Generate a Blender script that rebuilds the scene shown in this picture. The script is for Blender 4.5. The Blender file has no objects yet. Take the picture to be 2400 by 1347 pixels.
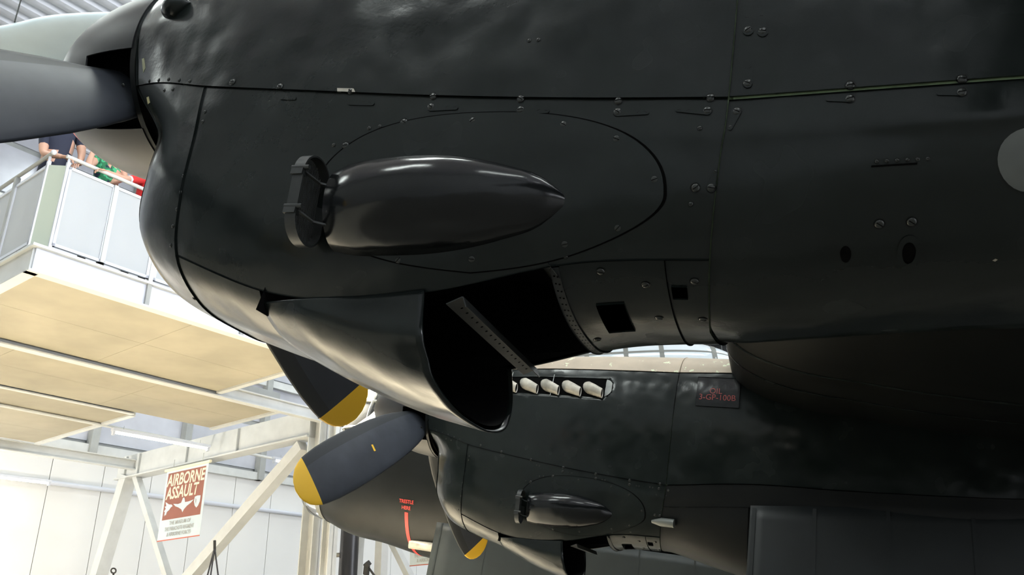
import bpy, bmesh, math, random
import numpy as np
from mathutils import Vector, Matrix
from mathutils.bvhtree import BVHTree

random.seed(7)
SC = bpy.context.scene
COL = SC.collection
R = math.radians

# ------------------------------------------------------------------ camera
CAM_H = 1.6
FPX, CX, CY = 1900.0, 1200.0, 673.5
PITCH, ROLL = R(23.4), R(-1.3)
_fw = np.array([0, math.cos(PITCH), math.sin(PITCH)])
_rt0 = np.array([1.0, 0, 0]); _up0 = np.cross(_rt0, _fw)
_rt = _rt0 * math.cos(ROLL) + np.cross(_fw, _rt0) * math.sin(ROLL)
_up = _up0 * math.cos(ROLL) + np.cross(_fw, _up0) * math.sin(ROLL)
if (np.array([0, 0, 1.0]) @ _rt) > 0:
    _rt = _rt0 * math.cos(ROLL) - np.cross(_fw, _rt0) * math.sin(ROLL)
    _up = _up0 * math.cos(ROLL) - np.cross(_fw, _up0) * math.sin(ROLL)
EYE = np.array([0, 0, CAM_H])
cam = bpy.data.cameras.new('camera')
cam.sensor_width = 36; cam.lens = FPX / 2400 * 36
cam.clip_start = 0.02; cam.clip_end = 300
camo = bpy.data.objects.new('camera', cam); COL.objects.link(camo)
camo.matrix_world = Matrix(((_rt[0], _up[0], -_fw[0], EYE[0]), (_rt[1], _up[1], -_fw[1], EYE[1]),
                            (_rt[2], _up[2], -_fw[2], EYE[2]), (0, 0, 0, 1)))
SC.camera = camo

def ray(px, py):
    return (px - CX) * _rt - (py - CY) * _up + FPX * _fw
def pt(px, py, depth):                      # point on a sight line at a distance along the view axis
    return EYE + ray(px, py) * depth / FPX

# ------------------------------------------------------------------ frames of the place
# aircraft frame: x aft, y starboard, z up, origin on the outer engine's thrust line at the spinner back plate
PSI, ALF = R(17.936883), R(10.356276)
A_Y = np.array([math.sin(PSI), math.cos(PSI), 0])
A_X = np.array([math.cos(PSI), -math.sin(PSI), 0]) * math.cos(ALF) - np.array([0, 0, math.sin(ALF)])
A_Z = np.cross(A_X, A_Y)
A_O = np.array([-1.13896, 2.54180, 1.94830]) + EYE
TA = np.array([-0.758305, 4.255186, -0.302416])      # inner engine relative to outer engine
def air2w(p): return A_O + p[0] * A_X + p[1] * A_Y + p[2] * A_Z
def w2air(P):
    q = np.asarray(P) - A_O; return np.array([q @ A_X, q @ A_Y, q @ A_Z])
# hall frame: b1 runs away to the right, b2 away to the left
B1 = np.array([math.sin(R(35.7)), math.cos(R(35.7)), 0]); B2 = np.array([-B1[1], B1[0], 0])
PC = pt(69, 632, 8.3)                        # lower corner of the mezzanine
def pf(a, b, z=0.0):                         # mezzanine coordinates -> world
    return np.array([PC[0] + a * B1[0] + b * B2[0], PC[1] + a * B1[1] + b * B2[1], PC[2] + z])
def on_b(px, py, b):                         # sight line meets the upright plane b = const
    d = ray(px, py); l = ((PC - EYE) @ B2 + b) / (d @ B2); return EYE + d * l
def to_pf(P):
    q = P - PC; return np.array([q @ B1, q @ B2, q[2]])

# ------------------------------------------------------------------ light and view
SC.view_settings.view_transform = 'Standard'
SC.view_settings.look = 'None'
SC.view_settings.gamma = 1.0
SC.view_settings.use_curve_mapping = False
SC.view_settings.exposure = 0.0
SC.cycles.max_bounces = 5; SC.cycles.diffuse_bounces = 2; SC.cycles.glossy_bounces = 2; SC.cycles.transmission_bounces = 4
SC.cycles.transparent_max_bounces = 6; SC.cycles.adaptive_threshold = 0.075; SC.cycles.adaptive_min_samples = 16; SC.cycles.debug_use_spatial_splits = True; SC.cycles.caustics_reflective = False; SC.cycles.caustics_refractive = False
W = bpy.data.worlds.new('world'); SC.world = W; W.use_nodes = True
W.node_tree.nodes['Background'].inputs[0].default_value = (0.8, 0.85, 1.0, 1)
W.node_tree.nodes['Background'].inputs[1].default_value = 0.1

def area(name, loc, size, power, col=(1, 1, 1), aim=None, sy=None):
    l = bpy.data.lights.new(name, 'AREA'); l.energy = power; l.color = col
    l.shape = 'RECTANGLE'; l.size = size; l.size_y = sy or size
    o = bpy.data.objects.new(name, l); COL.objects.link(o); o.location = loc
    d = Vector(aim) - Vector(loc) if aim is not None else Vector((0, 0, -1))
    o.rotation_euler = d.to_track_quat('-Z', 'Y').to_euler()
    return o
ROOF_Z = 13.2
# rows of roof lamps above the hall
for a in (-9, -2, 5, 12, 19, 26):
    for b in (-22, -14, -6, 2, 8):
        P = pf(a, b); P[2] = ROOF_Z - 0.5
        area('roof_lamp', P, 3.0, {-22: 90, -14: 190, -6: 300, 2: 200, 8: 170}[b] if a < 0 else (60 if b < -10 else 140), (0.92, 1.0, 0.96), sy=1.2)
# daylight through the tall glazed doors at the tail end of the hall
P = pf(5, -27.5); P[2] = 7.0
area('glazed_door_daylight', P, 34, 9500, (0.90, 0.945, 1.0), aim=P + np.array([B2[0], B2[1], 0]), sy=9)
# warm fill lights without fittings, added under the mezzanine edge to brighten the floor
for a, b in ((0.4, -0.25), (2.2, -0.25), (4.2, -0.25), (-0.4, 1.8)):
    o = area('mezzanine_fill', pf(a, b, -0.12), 0.5, 370, (1.0, 0.92, 0.76)); o.data.spread = R(105)
# wall-washing flood lamp under the mezzanine
P = pf(-1.5, 7.0, -3.6)
area('wall_flood', P, 0.8, 520, (1.0, 0.95, 0.86), aim=pf(1.6, 10.5, -3.2))

# ------------------------------------------------------------------ materials
MATS = {}
def mat(name, col, rough=0.5, metal=0.0, noise=0.0, nscale=8.0, bump=0.0, bscale=20.0, bdist=0.01, bump2=0.0, b2scale=3.0,
        chips=None, coat=0.0, spec=0.5, emit=None, estr=0.0, alpha=1.0, trans=0.0, rvar=0.0, stretch=(1, 1, 1)):
    if name in MATS: return MATS[name]
    m = bpy.data.materials.new(name); m.use_nodes = True; nt = m.node_tree; N = nt.nodes; L = nt.links
    p = N['Principled BSDF']
    c = (col[0], col[1], col[2], 1)
    p.inputs['Base Color'].default_value = c
    p.inputs['Roughness'].default_value = rough; p.inputs['Metallic'].default_value = metal
    p.inputs['Specular IOR Level'].default_value = spec
    p.inputs['Coat Weight'].default_value = coat; p.inputs['Coat Roughness'].default_value = 0.15
    p.inputs['Alpha'].default_value = alpha; p.inputs['Transmission Weight'].default_value = trans
    if emit: p.inputs['Emission Color'].default_value = (*emit, 1); p.inputs['Emission Strength'].default_value = estr
    tc = N.new('ShaderNodeTexCoord'); mp = N.new('ShaderNodeMapping'); mp.inputs['Scale'].default_value = stretch
    L.new(tc.outputs['Object'], mp.inputs['Vector'])
    def nz(scale, detail=3.0, rough_=0.55):
        n = N.new('ShaderNodeTexNoise'); n.inputs['Scale'].default_value = scale; n.inputs['Detail'].default_value = detail
        n.inputs['Roughness'].default_value = rough_; L.new(mp.outputs['Vector'], n.inputs['Vector']); return n
    colsock = None
    if noise > 0:
        n = nz(nscale); r = N.new('ShaderNodeMapRange'); r.inputs['From Min'].default_value = 0.3; r.inputs['From Max'].default_value = 0.7
        L.new(n.outputs['Fac'], r.inputs['Value'])
        mx = N.new('ShaderNodeMix'); mx.data_type = 'RGBA'
        mx.inputs['A'].default_value = tuple(max(0, x * (1 - noise)) for x in col) + (1,)
        mx.inputs['B'].default_value = tuple(min(1, x * (1 + noise)) for x in col) + (1,)
        L.new(r.outputs['Result'], mx.inputs['Factor']); colsock = mx.outputs['Result']
    if chips:
        ccol, cscale, cthr = chips
        n = nz(cscale, 3, 0.7); g = nz(cscale * 0.12, 2)
        ad = N.new('ShaderNodeMath'); ad.operation = 'MULTIPLY_ADD'; ad.inputs[1].default_value = 0.5
        L.new(g.outputs['Fac'], ad.inputs[0]); L.new(n.outputs['Fac'], ad.inputs[2])
        r = N.new('ShaderNodeMapRange'); r.inputs['From Min'].default_value = cthr; r.inputs['From Max'].default_value = cthr + 0.012
        L.new(ad.outputs[0], r.inputs['Value'])
        mx = N.new('ShaderNodeMix'); mx.data_type = 'RGBA'
        if colsock: L.new(colsock, mx.inputs['A'])
        else: mx.inputs['A'].default_value = c
        mx.inputs['B'].default_value = (*ccol, 1); L.new(r.outputs['Result'], mx.inputs['Factor']); colsock = mx.outputs['Result']
    if colsock: L.new(colsock, p.inputs['Base Color'])
    if rvar > 0:
        n = nz(5.0, 2); r = N.new('ShaderNodeMapRange'); r.inputs['From Min'].default_value = 0.3; r.inputs['From Max'].default_value = 0.7
        r.inputs['To Min'].default_value = max(0.03, rough - rvar); r.inputs['To Max'].default_value = rough + rvar
        L.new(n.outputs['Fac'], r.inputs['Value']); L.new(r.outputs['Result'], p.inputs['Roughness'])
    last = None
    for st, scl, dist in ((bump2, b2scale, 0.02), (bump, bscale, bdist)):
        if st > 0:
            n = nz(scl, 1 if scl < 12 else 2); b = N.new('ShaderNodeBump'); b.inputs['Strength'].default_value = st
            b.inputs['Distance'].default_value = dist; L.new(n.outputs['Fac'], b.inputs['Height'])
            if last: L.new(last, b.inputs['Normal'])
            last = b.outputs['Normal']
    if last: L.new(last, p.inputs['Normal'])
    MATS[name] = m; return m

M_BLACK = mat('satin_black_paint', (0.0112, 0.0150, 0.0143), 0.215, spec=0.34, noise=0.12, nscale=5, bump=0.08, bscale=70, bdist=0.003, bump2=0.46, b2scale=6.0,
              chips=((0.42, 0.45, 0.36), 60, 1.19), rvar=0.075)
M_BLACK2 = mat('dull_black_paint', (0.006, 0.0072, 0.0072), 0.42, spec=0.25, noise=0.2, nscale=5, bump=0.1, bscale=60, bdist=0.003, bump2=0.12, b2scale=4)
M_WINGB = mat('shade_dark_wing_black', (0.0035, 0.0042, 0.0042), 0.5, spec=0.14, noise=0.2, nscale=4)  # darker copy of the dull black, shade under the wing put into the colour
M_GLOSS = mat('glossy_black_paint', (0.008, 0.009, 0.010), 0.16, spec=0.42, noise=0.1, bump=0.05, bscale=50, bdist=0.003, bump2=0.22, b2scale=9, chips=((0.4, 0.4, 0.36), 80, 1.2))
M_FLATBLACK = mat('flat_black', (0.004, 0.004, 0.0045), 0.8, spec=0.15)  # near-black lining for ducts, mouths, the bay and stub ends
M_GAP = mat('dark_gap', (0.003, 0.003, 0.003), 0.9, spec=0.05)
M_PRIMER = mat('green_primer', (0.22, 0.30, 0.17), 0.6, noise=0.2, nscale=30)
M_PRIMER2 = mat('bare_yellow_primer', (0.42, 0.42, 0.26), 0.6)
M_EARTH = mat('tan_camouflage_paint', (0.46, 0.38, 0.29), 0.5, noise=0.1, nscale=6, chips=((0.68, 0.72, 0.52), 11, 0.93), bump=0.05)
M_BLADE = mat('blue_black_blade_paint', (0.038, 0.043, 0.053), 0.45, spec=0.35, noise=0.15, nscale=6, chips=((0.6, 0.6, 0.5), 70, 1.2))
M_BLADELE = mat('leading_edge_boot', (0.030, 0.033, 0.036), 0.5, spec=0.3)
M_YELLOW = mat('yellow_tip_paint', (0.85, 0.50, 0.03), 0.45)
M_SPIN = mat('grey_black_spinner_paint', (0.026, 0.027, 0.029), 0.42, spec=0.35, noise=0.1, bump2=0.03, b2scale=5)
M_RED = mat('red_paint', (0.62, 0.035, 0.025), 0.45)
M_STENCIL = mat('faded_red_stencil', (0.28, 0.035, 0.03), 0.5)
M_SCREW = mat('worn_steel', (0.30, 0.30, 0.28), 0.32, 0.9, noise=0.3, nscale=60)
M_DKSTEEL = mat('dark_painted_steel', (0.028, 0.031, 0.031), 0.38, noise=0.2, nscale=30, bump=0.06)
M_EXH = mat('pale_burnt_exhaust', (0.46, 0.43, 0.37), 0.5, 0.25, noise=0.3, nscale=12, bump=0.1)
M_PALE = mat('pale_scuffed_metal', (0.30, 0.31, 0.30), 0.34, 0.3, noise=0.25, nscale=10, bump2=0.2, b2scale=8)
M_GREYCOVER = mat('grey_cover_plate', (0.14, 0.15, 0.14), 0.35, noise=0.3, nscale=6)
M_DOORGREY = mat('door_grey_paint', (0.020, 0.026, 0.026), 0.5, noise=0.2, nscale=3, bump2=0.1, b2scale=3)
M_DOORDARK = mat('dark_door_paint', (0.012, 0.015, 0.016), 0.5, noise=0.2, nscale=3, bump2=0.1, b2scale=3)
M_GLASS = mat('clear_glazing', (0.95, 0.97, 0.97), 0.06, trans=0.95, spec=0.6)
M_FRAME = mat('grey_canopy_frame', (0.16, 0.165, 0.15), 0.5)
M_RUBBER = mat('tyre_rubber', (0.02, 0.02, 0.02), 0.7)

# ------------------------------------------------------------------ mesh helpers
def link(name, me, parent=None, loc=None):
    o = bpy.data.objects.new(name, me); COL.objects.link(o)
    if parent is not None: o.parent = parent
    if loc is not None: o.location = loc
    return o
def mesh(name, V, F, mats, parent=None, loc=None, smooth=True, mi=None, sharp=None):
    me = bpy.data.meshes.new(name); me.from_pydata([tuple(map(float, v)) for v in V], [], F); me.update()
    for m in (mats if isinstance(mats, (list, tuple)) else [mats]): me.materials.append(m)
    if mi is not None: me.polygons.foreach_set('material_index', mi)
    if smooth:
        me.polygons.foreach_set('use_smooth', [True] * len(me.polygons))
        me.set_sharp_from_angle(angle=R(sharp or 38))
    me.validate()
    return link(name, me, parent, loc)
def bm_fix(o):
    bm = bmesh.new(); bm.from_mesh(o.data); bmesh.ops.recalc_face_normals(bm, faces=bm.faces); bm.to_mesh(o.data); bm.free(); return o
class MB:
    """collects simple shapes for one mesh"""
    def __init__(s): s.V = []; s.F = []; s.MI = []
    def add(s, V, F, mi=0):
        n = len(s.V); s.V += [tuple(map(float, v)) for v in V]; s.F += [tuple(i + n for i in f) for f in F]; s.MI += [mi] * len(F); return s
    def frame_box(s, o, ex, ey, ez, mi=0):            # box from corner o with edge vectors
        o, ex, ey, ez = map(lambda q: np.asarray(q, float), (o, ex, ey, ez))
        V = [o, o + ex, o + ex + ey, o + ey, o + ez, o + ex + ez, o + ex + ey + ez, o + ey + ez]
        return s.add(V, [(0, 3, 2, 1), (4, 5, 6, 7), (0, 1, 5, 4), (1, 2, 6, 5), (2, 3, 7, 6), (3, 0, 4, 7)], mi)
    def bar(s, p, q, w, h, upv=(0, 0, 1), mi=0):      # rectangular bar between two points
        p, q, u = np.asarray(p, float), np.asarray(q, float), np.asarray(upv, float)
        d = q - p; d /= np.linalg.norm(d); sd = np.cross(d, u); sd /= np.linalg.norm(sd); u = np.cross(sd, d)
        return s.frame_box(p - sd * w / 2 - u * h / 2, q - p, sd * w, u * h, mi)
    def tube(s, pts, r, n=10, mi=0, caps=True):
        pts = [np.asarray(p, float) for p in pts]; rr = r if isinstance(r, (list, tuple)) else [r] * len(pts)
        V = []; F = []; u = None
        for i, p in enumerate(pts):
            d = pts[min(i + 1, len(pts) - 1)] - pts[max(i - 1, 0)]; d /= np.linalg.norm(d)
            if u is None: u = np.cross(d, (0.31, 0.2, 0.93)); u /= np.linalg.norm(u)
            u = u - d * (u @ d); u /= np.linalg.norm(u); v = np.cross(d, u)
            for k in range(n):
                t = 2 * math.pi * k / n; V.append(p + rr[i] * (math.cos(t) * u + math.sin(t) * v))
        for i in range(len(pts) - 1):
            for k in range(n): F.append((i * n + k, i * n + (k + 1) % n, (i + 1) * n + (k + 1) % n, (i + 1) * n + k))
        if caps: F.append(tuple(range(n - 1, -1, -1))); F.append(tuple(range((len(pts) - 1) * n, len(pts) * n)))
        return s.add(V, F, mi)
    def build(s, name, mats, parent=None, loc=None, smooth=False, sharp=None):
        return bm_fix(mesh(name, s.V, s.F, mats, parent, loc, smooth, s.MI, sharp))
def grid(fn, us, vs, thick=0.0, keep=None):
    """surface grid fn(u, v) with a skirt of the given thickness going inward"""
    nu, nv = len(us), len(vs)
    P = np.array([[fn(u, v) for v in vs] for u in us], float)
    du = np.gradient(P, axis=0); dv = np.gradient(P, axis=1); Nn = np.cross(du, dv); Nn /= (np.linalg.norm(Nn, axis=2, keepdims=True) + 1e-12)
    V = list(P.reshape(-1, 3)); F = []
    idx = lambda i, j: i * nv + j
    cells = {}
    for i in range(nu - 1):
        for j in range(nv - 1):
            if keep is None or keep(0.5 * (us[i] + us[i + 1]), 0.5 * (vs[j] + vs[j + 1])): cells[(i, j)] = 1
    for (i, j) in cells: F.append((idx(i, j), idx(i + 1, j), idx(i + 1, j + 1), idx(i, j + 1)))
    if thick:
        low = {}
        def lo(i, j):
            if (i, j) not in low: low[(i, j)] = len(V); V.append(P[i, j] - Nn[i, j] * thick)
            return low[(i, j)]
        for (i, j) in cells:
            for (di, dj, e0, e1) in ((-1, 0, (i, j), (i, j + 1)), (1, 0, (i + 1, j + 1), (i + 1, j)), (0, -1, (i + 1, j), (i, j)), (0, 1, (i, j + 1), (i + 1, j + 1))):
                if (i + di, j + dj) not in cells: F.append((idx(*e0), idx(*e1), lo(*e1), lo(*e0)))
    return V, F, Nn
def empty(name, label=None, cat=None, group=None, M=None, loc=(0, 0, 0)):
    o = bpy.data.objects.new(name, None); COL.objects.link(o); o.location = loc
    if M is not None: o.matrix_world = M
    if label: o['label'] = label
    if cat: o['category'] = cat
    if group: o['group'] = group
    return o
def tag(o, label, cat, group=None):
    o['label'] = label; o['category'] = cat
    if group: o['group'] = group
    return o
def struct(o): o['kind'] = 'structure'; return o
def text_mesh(s, size, bold=0.0, depth=0.0, shear=0.0, align='CENTER', xs=1.0):
    c = bpy.data.curves.new('t', 'FONT'); c.body = s; c.size = size; c.offset = bold; c.extrude = depth; c.align_x = align; c.shear = shear
    c.resolution_u = 3
    o = bpy.data.objects.new('t', c); COL.objects.link(o)
    bpy.context.view_layer.update()
    me = bpy.data.meshes.new_from_object(o.evaluated_get(bpy.context.evaluated_depsgraph_get()))
    bpy.data.objects.remove(o); bpy.data.curves.remove(c)
    if xs != 1.0:
        for v in me.vertices: v.co.x *= xs
    return me
def cr(P, t):                                  # Catmull-Rom through points P at parameter t in [0, len-1]
    n = len(P); i = min(max(int(math.floor(t)), 0), n - 2); f = t - i
    p1, p2 = P[i], P[i + 1]; p0 = P[i - 1] if i > 0 else 2 * p1 - p2; p3 = P[i + 2] if i + 2 < n else 2 * p2 - p1
    return 0.5 * ((2 * p1) + (-p0 + p2) * f + (2 * p0 - 5 * p1 + 4 * p2 - p3) * f * f + (-p0 + 3 * p1 - 3 * p2 + p3) * f ** 3)
def hermite(xs, Ys, x):                        # non-uniform cubic through (xs, Ys)
    x = min(max(x, xs[0]), xs[-1]); i = min(max(int(np.searchsorted(xs, x) - 1), 0), len(xs) - 2)
    def tan(k):
        if k == 0: return (Ys[1] - Ys[0]) / (xs[1] - xs[0])
        if k == len(xs) - 1: return (Ys[-1] - Ys[-2]) / (xs[-1] - xs[-2])
        d0 = (Ys[k] - Ys[k - 1]) / (xs[k] - xs[k - 1]); d1 = (Ys[k + 1] - Ys[k]) / (xs[k + 1] - xs[k])
        return (d0 * (xs[k + 1] - xs[k]) + d1 * (xs[k] - xs[k - 1])) / (xs[k + 1] - xs[k - 1])
    h = xs[i + 1] - xs[i]; f = (x - xs[i]) / h
    return ((2 * f ** 3 - 3 * f * f + 1) * Ys[i] + (f ** 3 - 2 * f * f + f) * h * tan(i) + (-2 * f ** 3 + 3 * f * f) * Ys[i + 1] + (f ** 3 - f * f) * h * tan(i + 1))
def lin(a, b, n): return list(np.linspace(a, b, n))


# ------------------------------------------------------------------ the hall
M_FLOOR = mat('hall_floor_paint', (0.15, 0.14, 0.12), 0.35, noise=0.08, nscale=0.6)
M_WALL = mat('white_wall_paint', (0.80, 0.79, 0.77), 0.7, noise=0.03, nscale=0.5)
M_WALLG = mat('grey_wall_cladding', (0.33, 0.34, 0.34), 0.6, noise=0.05, nscale=0.5)
M_CLAD = mat('grey_steel_cladding', (0.52, 0.53, 0.58), 0.4, 0.2, noise=0.12, nscale=1.2)
M_ROOF = mat('grey_roof_sheet', (0.86, 0.86, 0.92), 0.5, noise=0.06, nscale=2)
M_STEEL = mat('pale_grey_steel_paint', (0.62, 0.63, 0.62), 0.45, noise=0.06, nscale=4)
M_STEELG = mat('mid_grey_steel_paint', (0.36, 0.37, 0.36), 0.5, noise=0.08, nscale=4)
M_PLY = mat('pale_plywood', (0.345, 0.315, 0.24), 0.6, noise=0.12, nscale=1.3, stretch=(1, 1, 1), bump=0.03, bscale=14)
M_WHITE = mat('white_enamel', (0.66, 0.68, 0.75), 0.4)
M_GREENGREY = mat('grey_green_panel', (0.42, 0.46, 0.38), 0.5)
A0, A1_, B0, BW = -15.0, 34.0, -28.0, 10.5
def quad(name, c, m):
    o = mesh(name, c, [(0, 1, 2, 3)], m, smooth=False); return struct(o)
def fl(a, b, z): P = pf(a, b); P[2] = z; return P
mb = MB(); mb.frame_box(fl(A0 + 1, -4.8, 0.0), B1 * 22.5, B2 * (BW + 4.7), (0, 0, 0.012)); struct(mb.build('floor_bounce_sheet', mat('pale_bounce_floor', (0.66, 0.61, 0.51), 0.4, noise=0.06, nscale=0.7)))  # pale floor added out of view to bounce light onto undersides and plywood
mb = MB(); mb.frame_box(fl(A0, B0, -0.3), B1 * (A1_ - A0), B2 * (BW - B0), (0, 0, 0.3)); struct(mb.build('floor', M_FLOOR))
WHITE_TOP = PC[2] + 0.55
# back wall: white lower panels with joints, grey cladding sheets above
mb = MB(); mb.frame_box(fl(A0, BW + 0.06, 0), B1 * (A1_ - A0), B2 * 0.2, (0, 0, ROOF_Z)); wb = struct(mb.build('wall_back', M_STEELG))
k = 0; a = A0
while a < A1_ - 0.01:
    w = min(1.2, A1_ - a)
    mb = MB(); mb.frame_box(fl(a + 0.008, BW, 0.0), B1 * (w - 0.016), B2 * 0.06, (0, 0, WHITE_TOP)); mb.build('wall_panel', M_WALL, wb)
    a += 1.2
a = A0
while a < A1_ - 0.01:
    w = min(2.35, A1_ - a); z = WHITE_TOP + 0.25
    while z < ROOF_Z - 0.3:
        h = min(1.28, ROOF_Z - z)
        mb = MB(); mb.frame_box(fl(a + 0.07, BW + 0.01, z + 0.05), B1 * (w - 0.14), B2 * 0.05, (0, 0, h - 0.1)); mb.build('cladding_panel', M_CLAD, wb)
        z += 1.32
    mb = MB(); mb.frame_box(fl(a - 0.09, BW - 0.22, WHITE_TOP), B1 * 0.18, B2 * 0.22, (0, 0, ROOF_Z - WHITE_TOP)); mb.build('wall_post', M_STEELG, wb)
    a += 2.35
for z in (WHITE_TOP, PC[2] + 3.2, PC[2] + 5.8):
    mb = MB(); mb.frame_box(fl(A0, BW - 0.14, z), B1 * (A1_ - A0), B2 * 0.16, (0, 0, 0.2)); mb.build('wall_rail', M_STEEL, wb)
mb = MB(); mb.tube([fl(A0, BW - 0.08, PC[2] - 0.21), fl(A1_, BW - 0.08, PC[2] - 0.21)], 0.055); mb.build('wall_pipe', M_WHITE, wb, smooth=True)
for nm, c in (('wall_left', [fl(A0, B0, 0), fl(A0, BW, 0), fl(A0, BW, ROOF_Z), fl(A0, B0, ROOF_Z)]),
              ('wall_right', [fl(A1_, B0, 0), fl(A1_, BW, 0), fl(A1_, BW, ROOF_Z), fl(A1_, B0, ROOF_Z)]),
              ('wall_front', [fl(A0, B0, 0), fl(A1_, B0, 0), fl(A1_, B0, ROOF_Z), fl(A0, B0, ROOF_Z)])):
    quad(nm, c, M_WALLG)
# ribbed roof sheeting: troughs and crowns run along b1
V = []; F = []; prof = [(0, 0), (0.16, 0), (0.21, -0.09), (0.31, -0.09), (0.36, 0)]; b = B0; cols = []
while b < BW + 0.3:
    for (db, dz) in prof[:-1]: cols.append((b + db, dz))
    b += 0.36
for (bb, dz) in cols:
    V += [fl(A0, bb, ROOF_Z + dz), fl(A1_, bb, ROOF_Z + dz)]
for i in range(len(cols) - 1): F.append((2 * i, 2 * i + 1, 2 * i + 3, 2 * i + 2))
ceil = struct(mesh('ceiling', V, F, M_ROOF, smooth=False))
for a in (-6, 0.6, 7.5, 14.5):
    mb = MB(); mb.frame_box(fl(a, B0, ROOF_Z - 0.45), B1 * 0.16, B2 * (BW - B0), (0, 0, 0.3)); mb.build('roof_beam', M_STEEL, ceil)

# ------------------------------------------------------------------ the bomber
BASE = w2air((air2w(TA + np.array([2.9, 3.6, 0]))[0], air2w(TA + np.array([2.9, 3.6, 0]))[1], 0.0))   # point on the floor under the aircraft
BM = Matrix(((A_X[0], A_Y[0], A_Z[0], 0), (A_X[1], A_Y[1], A_Z[1], 0), (A_X[2], A_Y[2], A_Z[2], 0), (0, 0, 0, 1)))
_b = air2w(BASE); BM.translation = Vector(_b)
bomber = empty('bomber_aircraft', 'black-bellied four-engined bomber filling most of the view, yellow-tipped propellers', 'aircraft', M=BM)
L_OUT = Vector(-BASE); L_IN = Vector(TA - BASE)

NX = [0.0, 0.15, 0.45, 0.8, 1.25, 1.65, 2.0]
NC = [
 [(0,.375),(.2,.317),(.325,.187),(.375,0),(.318,-.2),(.245,-.34),(.27,-.52),(.25,-.68),(.14,-.785),(0,-.80)],
 [(0,.42),(.22,.365),(.352,.235),(.41,.02),(.37,-.235),(.33,-.40),(.335,-.57),(.30,-.74),(.17,-.845),(0,-.865)],
 [(0,.475),(.235,.425),(.372,.295),(.44,.03),(.432,-.315),(.415,-.48),(.395,-.67),(.335,-.845),(.185,-.935),(0,-.95)],
 [(0,.515),(.24,.475),(.382,.335),(.45,.05),(.447,-.365),(.43,-.54),(.40,-.76),(.322,-.945),(.175,-1.015),(0,-1.03)],
 [(0,.55),(.245,.505),(.385,.36),(.45,.05),(.447,-.415),(.43,-.585),(.40,-.78),(.335,-.935),(.18,-1.01),(0,-1.025)],
 [(0,.57),(.245,.525),(.385,.372),(.45,.05),(.44,-.445),(.42,-.60),(.385,-.735),(.315,-.835),(.17,-.89),(0,-.905)],
 [(0,.585),(.245,.535),(.385,.38),(.445,.05),(.43,-.46),(.41,-.59),(.37,-.71),(.285,-.81),(.15,-.865),(0,-.88)]]
XF = np.array([0, 0, 0, 0, .015, .10, .145, .155, .19, .20])
OX = [2.0, 2.6, 3.2, 4.2, 5.4, 6.2]
OC = [NC[-1],
 [(0,.60),(.245,.55),(.39,.40),(.452,.05),(.44,-.455),(.415,-.57),(.365,-.67),(.28,-.75),(.145,-.795),(0,-.81)],
 [(0,.62),(.245,.57),(.39,.40),(.455,.05),(.43,-.44),(.40,-.54),(.34,-.64),(.26,-.72),(.135,-.765),(0,-.78)],
 [(0,.62),(.24,.57),(.37,.40),(.43,.05),(.37,-.32),(.33,-.39),(.27,-.46),(.20,-.51),(.1,-.54),(0,-.55)],
 [(0,.5),(.15,.47),(.22,.35),(.25,.05),(.2,-.1),(.17,-.13),(.14,-.16),(.1,-.18),(.05,-.19),(0,-.2)],
 [(0,.3),(.02,.28),(.03,.25),(.04,.2),(.03,.15),(.03,.14),(.02,.13),(.02,.12),(.01,.11),(0,.1)]]
IX = [2.0, 2.55, 3.2, 4.4, 5.6, 6.4]
IC = [NC[-1],
 [(0,.60),(.25,.55),(.41,.40),(.475,.05),(.465,-.40),(.455,-.53),(.43,-.70),(.345,-.88),(.18,-.965),(0,-.985)],
 [(0,.62),(.26,.57),(.43,.40),(.50,.05),(.49,-.38),(.485,-.50),(.45,-.70),(.36,-.88),(.19,-.965),(0,-.985)],
 [(0,.62),(.26,.57),(.43,.40),(.50,.05),(.49,-.30),(.485,-.42),(.44,-.60),(.35,-.74),(.19,-.81),(0,-.83)],
 [(0,.5),(.18,.47),(.3,.35),(.34,.05),(.32,-.1),(.3,-.14),(.26,-.22),(.2,-.28),(.1,-.32),(0,-.33)],
 [(0,.3),(.02,.28),(.03,.25),(.04,.2),(.03,.15),(.03,.14),(.02,.13),(.02,.12),(.01,.11),(0,.1)]]
_cache = {}
def section(key, xs, C, x):
    kk = (key, round(x, 5))
    if kk not in _cache: _cache[kk] = hermite(xs, [np.array(c, float) for c in C], x)
    return _cache[kk]
def surf(x, s, kind='N'):
    xs, C = {'N': (NX, NC), 'O': (OX, OC), 'I': (IX, IC)}[kind]
    s = s % 18.0; sg = -1.0
    if s > 9: s = 18 - s; sg = 1.0
    c = section(kind, xs, C, x)
    cc = np.vstack([[-c[1, 0], c[1, 1]], c, [-c[8, 0], c[8, 1]]])
    i = min(int(s), 8); f = s - i; p0, p1, p2, p3 = cc[i], cc[i + 1], cc[i + 2], cc[i + 3]
    q = 0.5 * ((2 * p1) + (-p0 + p2) * f + (2 * p0 - 5 * p1 + 4 * p2 - p3) * f * f + (-p0 + 3 * p1 - 3 * p2 + p3) * f ** 3)
    X = x
    if kind == 'N' and x < 0.5: X = x + float(np.interp(s, range(10), XF)) * (1 - x / 0.5) ** 2
    return np.array([X, sg * q[0], q[1]])
def normal(x, s, kind='N'):
    e = 0.004; a = surf(x + e, s, kind) - surf(max(x - e, 0), s, kind); b = surf(x, s + 0.02, kind) - surf(x, s - 0.02, kind)
    n = np.cross(a, b); n /= np.linalg.norm(n) + 1e-12
    return n if n @ (surf(x, s, kind) - np.array([x, 0, -0.2])) > 0 else -n
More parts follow.
